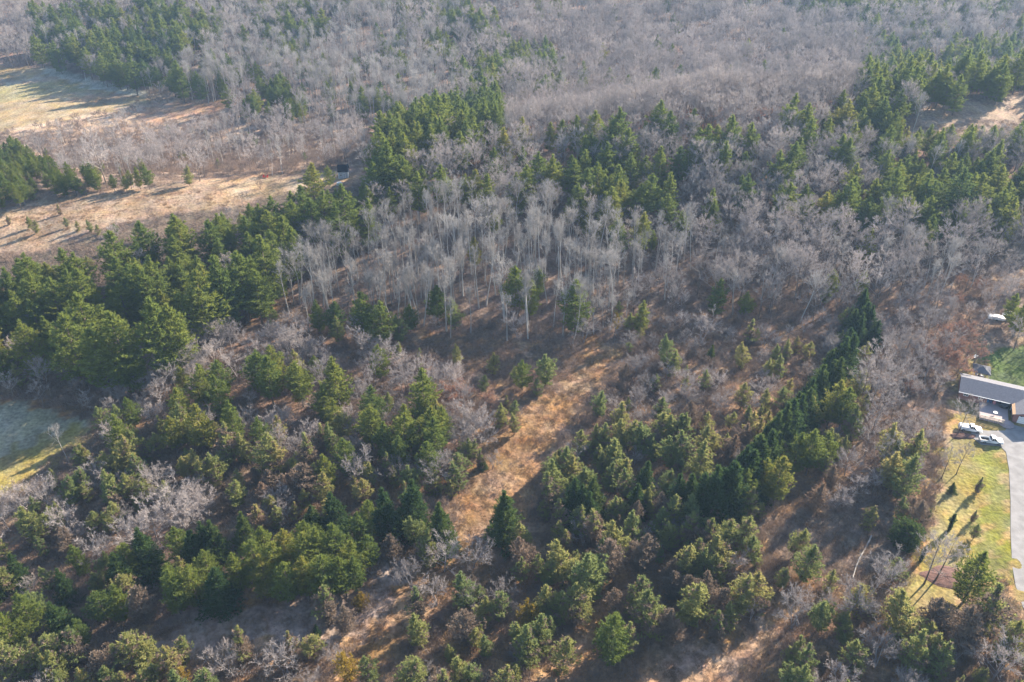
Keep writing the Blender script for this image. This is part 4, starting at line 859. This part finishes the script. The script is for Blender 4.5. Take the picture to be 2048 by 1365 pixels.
# drive
def sheet(name, poly, m_, lift, lab=None, struct=True):
    P = [survey(a, b_) for a, b_ in poly]; bmv = [(p[0], p[1], p[2] + lift) for p in P]
    me_ = bpy.data.meshes.new(name); me_.from_pydata(bmv, [], [list(range(len(bmv)))]); me_.materials.append(m_); me_.update()
    import bmesh
    b2 = bmesh.new(); b2.from_mesh(me_); bmesh.ops.triangulate(b2, faces=b2.faces[:]);
    for f in b2.faces:
        if f.normal.z < 0: f.normal_flip()
    b2.to_mesh(me_); b2.free()
    o = bpy.data.objects.new(name, me_); col.objects.link(o); o['kind'] = 'structure'
    if lab: o['label'] = lab
    return o
sheet('driveway', [(1940, 858), (1975, 862), (2010, 862), (2018, 848), (2048, 856), (2160, 880), (2260, 1100), (2200, 1330), (2075, 1260), (2046, 1215), (2031, 1172), (2024, 1130), (2021, 1060), (2021, 1000), (2018, 940), (2012, 905), (2000, 893), (1962, 890), (1945, 876)], gravel, .06, 'grey drive curving past the lawn to the garage')
# mulch beds as low mounds
def mound(name, px, py, rx_, ry_, h, m_, lab, cat):
    x, y, z = survey(px, py); B = Buf(); g = np.random.default_rng(int(px)); k = 28; rings = 7; v = []; f = []
    for j in range(rings):
        q = 1 - j / (rings - 1)
        for i in range(k):
            a = i * 6.2832 / k; w = (1 + .12 * math.sin(3 * a + px) + .08 * math.sin(5 * a)) * q
            v.append((rx_ * w * math.cos(a), ry_ * w * math.sin(a), h * (1 - q ** 2) + (g.uniform(-.05, .05) if j else -.1)))
    for j in range(rings - 1):
        for i in range(k): i2 = (i + 1) % k; f += [[j * k + i, j * k + i2, (j + 1) * k + i2], [j * k + i, (j + 1) * k + i2, (j + 1) * k + i]]
    B.add(v, f); return tagm(put(B, name, m_, None, 0, (x, y, z)), lab, cat)
mound('mulch_bed', 1890, 1156, 5.2, 3.4, .4, mulch, 'dark brown mulch bed on the lawn under bare trees', 'garden bed')
mound('leaf_pile', 1925, 872, 3.6, 1.5, .6, mulch, 'brown heap of leaves and branches under the yard tree', 'brush pile')
# fallen trunk
a = survey(1705, 1158); b_ = survey(1741, 1070)
B = Buf(); pts = np.array([[a[0] + (b_[0] - a[0]) * q, a[1] + (b_[1] - a[1]) * q + .5 * math.sin(q * 5), a[2] + (b_[2] - a[2]) * q + .22 + .1 * math.sin(q * 9)] for q in np.linspace(0, 1, 9)]) - np.array(a)
B.tubes(pts[:-1], pts[1:], np.linspace(.12, .2, 8), np.linspace(.13, .22, 8), 7)
g = np.random.default_rng(3); o_ = pts[g.integers(0, 5, 26)]; d_ = unit(g.normal(0, 1, (26, 3)) * [1, 1, .4] + [0, 0, .4]); B.tubes(o_, o_ + d_ * g.uniform(.5, 1.6, (26, 1)), .03, .01, 3)
tagm(put(B, 'fallen_trunk', M['pale'], None, 0, a), 'long grey fallen trunk lying on the dark clearing', 'log')
# shed on the hill
x, y, z = survey(688, 354)
t_ = thing('garden_shed', 'small grey-blue shed with dark roof on the hill meadow', 'shed', (x, y, z), R(4)); K = 1.12
B = Buf(); bx(B, (-1.7 * K, -1.4 * K, -.3), (1.7 * K, 1.4 * K, 2.7 * K)); B.add([(-1.7 * K, -1.4 * K, 2.7 * K), (-1.7 * K, 1.4 * K, 2.7 * K), (-1.7 * K, .4, 4.2 * K)], [[0, 1, 2]]); B.add([(1.7 * K, -1.4 * K, 2.7 * K), (1.7 * K, .4, 4.2 * K), (1.7 * K, 1.4 * K, 2.7 * K)], [[0, 1, 2]]); put(B, 'wall', shedw, t_)
B = Buf(); slab(B, -1.95 * K, 1.95 * K, -1.75 * K, 2.55 * K, .4, 4.45 * K, .14); slab(B, -1.95 * K, 1.95 * K, 1.8 * K, 2.8 * K, .402, 4.452 * K, .14); put(B, 'roof', navy, t_)
for k in range(9):
    B = Buf(); xx = (-1.9 + k * .475) * K; slab(B, xx - .03, xx + .03, -1.74 * K, 2.6 * K, .38, 4.5 * K, .05); put(B, 'roof_rib', navy, t_)
for sgn in (-1, 1):
    B = Buf(); bx(B, (sgn * 1.7 * K - .09, -1.4 * K - .03, 0), (sgn * 1.7 * K + .09, -1.4 * K + .05, 2.65 * K)); put(B, 'corner_board', white, t_)
B = Buf(); bx(B, (-1.6 * K, -1.4 * K - .04, 2.45 * K), (1.6 * K, -1.4 * K - .003, 2.65 * K)); put(B, 'frieze_board', white, t_)
B = Buf(); bx(B, (-.1, -1.4 * K - .05, .1), (.85, -1.4 * K - .003, 2.1)); d = put(B, 'door', white, t_); B = Buf(); bx(B, (0, -1.4 * K - .065, .2), (.75, -1.4 * K - .051, 2.0)); put(B, 'panel', shedw, d)
B = Buf(); bx(B, (-1.25, -1.4 * K - .05, 1.0), (-.55, -1.4 * K - .003, 1.7)); w = put(B, 'window', white, t_); B = Buf(); bx(B, (-1.17, -1.4 * K - .065, 1.08), (-.63, -1.4 * K - .051, 1.62)); put(B, 'pane', glassm, w)
x, y, z = survey(679, 370)
B = Buf(); prism(B, [(-1.2, 0), (1.2, 0), (1.1, .7), (.2, 1.15), (-1.0, .8)], -.8, .8); tagm(put(B, 'tarp_covered_pile', tarp, None, .1, (x, y, z), .2), 'pale tarp-covered pile in front of the hill shed', 'covered pile')
for k, (px, lab) in enumerate(((528, 'red garden chair on the hill meadow, the left one of the pair'), (534, 'red garden chair on the hill meadow, the right one of the pair'))):
    c = thing('red_garden_chair', lab, 'chair', survey(px, 356), R(20 - 50 * k), 'red chairs on the hill meadow')
    B = Buf(); bx(B, (-.35, -.35, .35), (.35, .3, .42)); put(B, 'seat', redm, c)
    B = Buf(); v = [(-.35, .3, .4), (.35, .3, .4), (.3, .6, 1.1), (-.3, .6, 1.1)]; B.add(v + [(a, b2_ + .05, c2) for a, b2_, c2 in v], [[0, 1, 2], [0, 2, 3], [4, 6, 5], [4, 7, 6], [0, 4, 5], [0, 5, 1], [1, 5, 6], [1, 6, 2], [2, 6, 7], [2, 7, 3], [3, 7, 4], [3, 4, 0]]); put(B, 'backrest', redm, c)
    for a in (-.37, .37):
        B = Buf(); bx(B, (a - .06, -.4, .6), (a + .06, .35, .65)); put(B, 'armrest', redm, c); B = Buf(); bx(B, (a - .03, -.38, 0), (a + .03, -.3, .6)); put(B, 'leg', redm, c); B = Buf(); bx(B, (a - .03, .25, 0), (a + .03, .33, .6)); put(B, 'leg', redm, c)

# ------------------------------------------------------------------ the air
B = Buf(); bx(B, (-2700, -300, -40), (2700, 2700, 150)); hm = bpy.data.materials.new('haze'); hm.use_nodes = True; ht = hm.node_tree; ht.nodes.clear()
pv = ht.nodes.new('ShaderNodeVolumePrincipled'); pv.inputs['Color'].default_value = (.42, .66, 1.0, 1); pv.inputs['Density'].default_value = HAZE; pv.inputs['Anisotropy'].default_value = .1
ho = ht.nodes.new('ShaderNodeOutputMaterial'); ht.links.new(pv.outputs[0], ho.inputs['Volume'])
hz_o = put(B, 'haze', hm); hz_o['kind'] = 'stuff'; hz_o['label'] = 'thin blue autumn haze in the air'
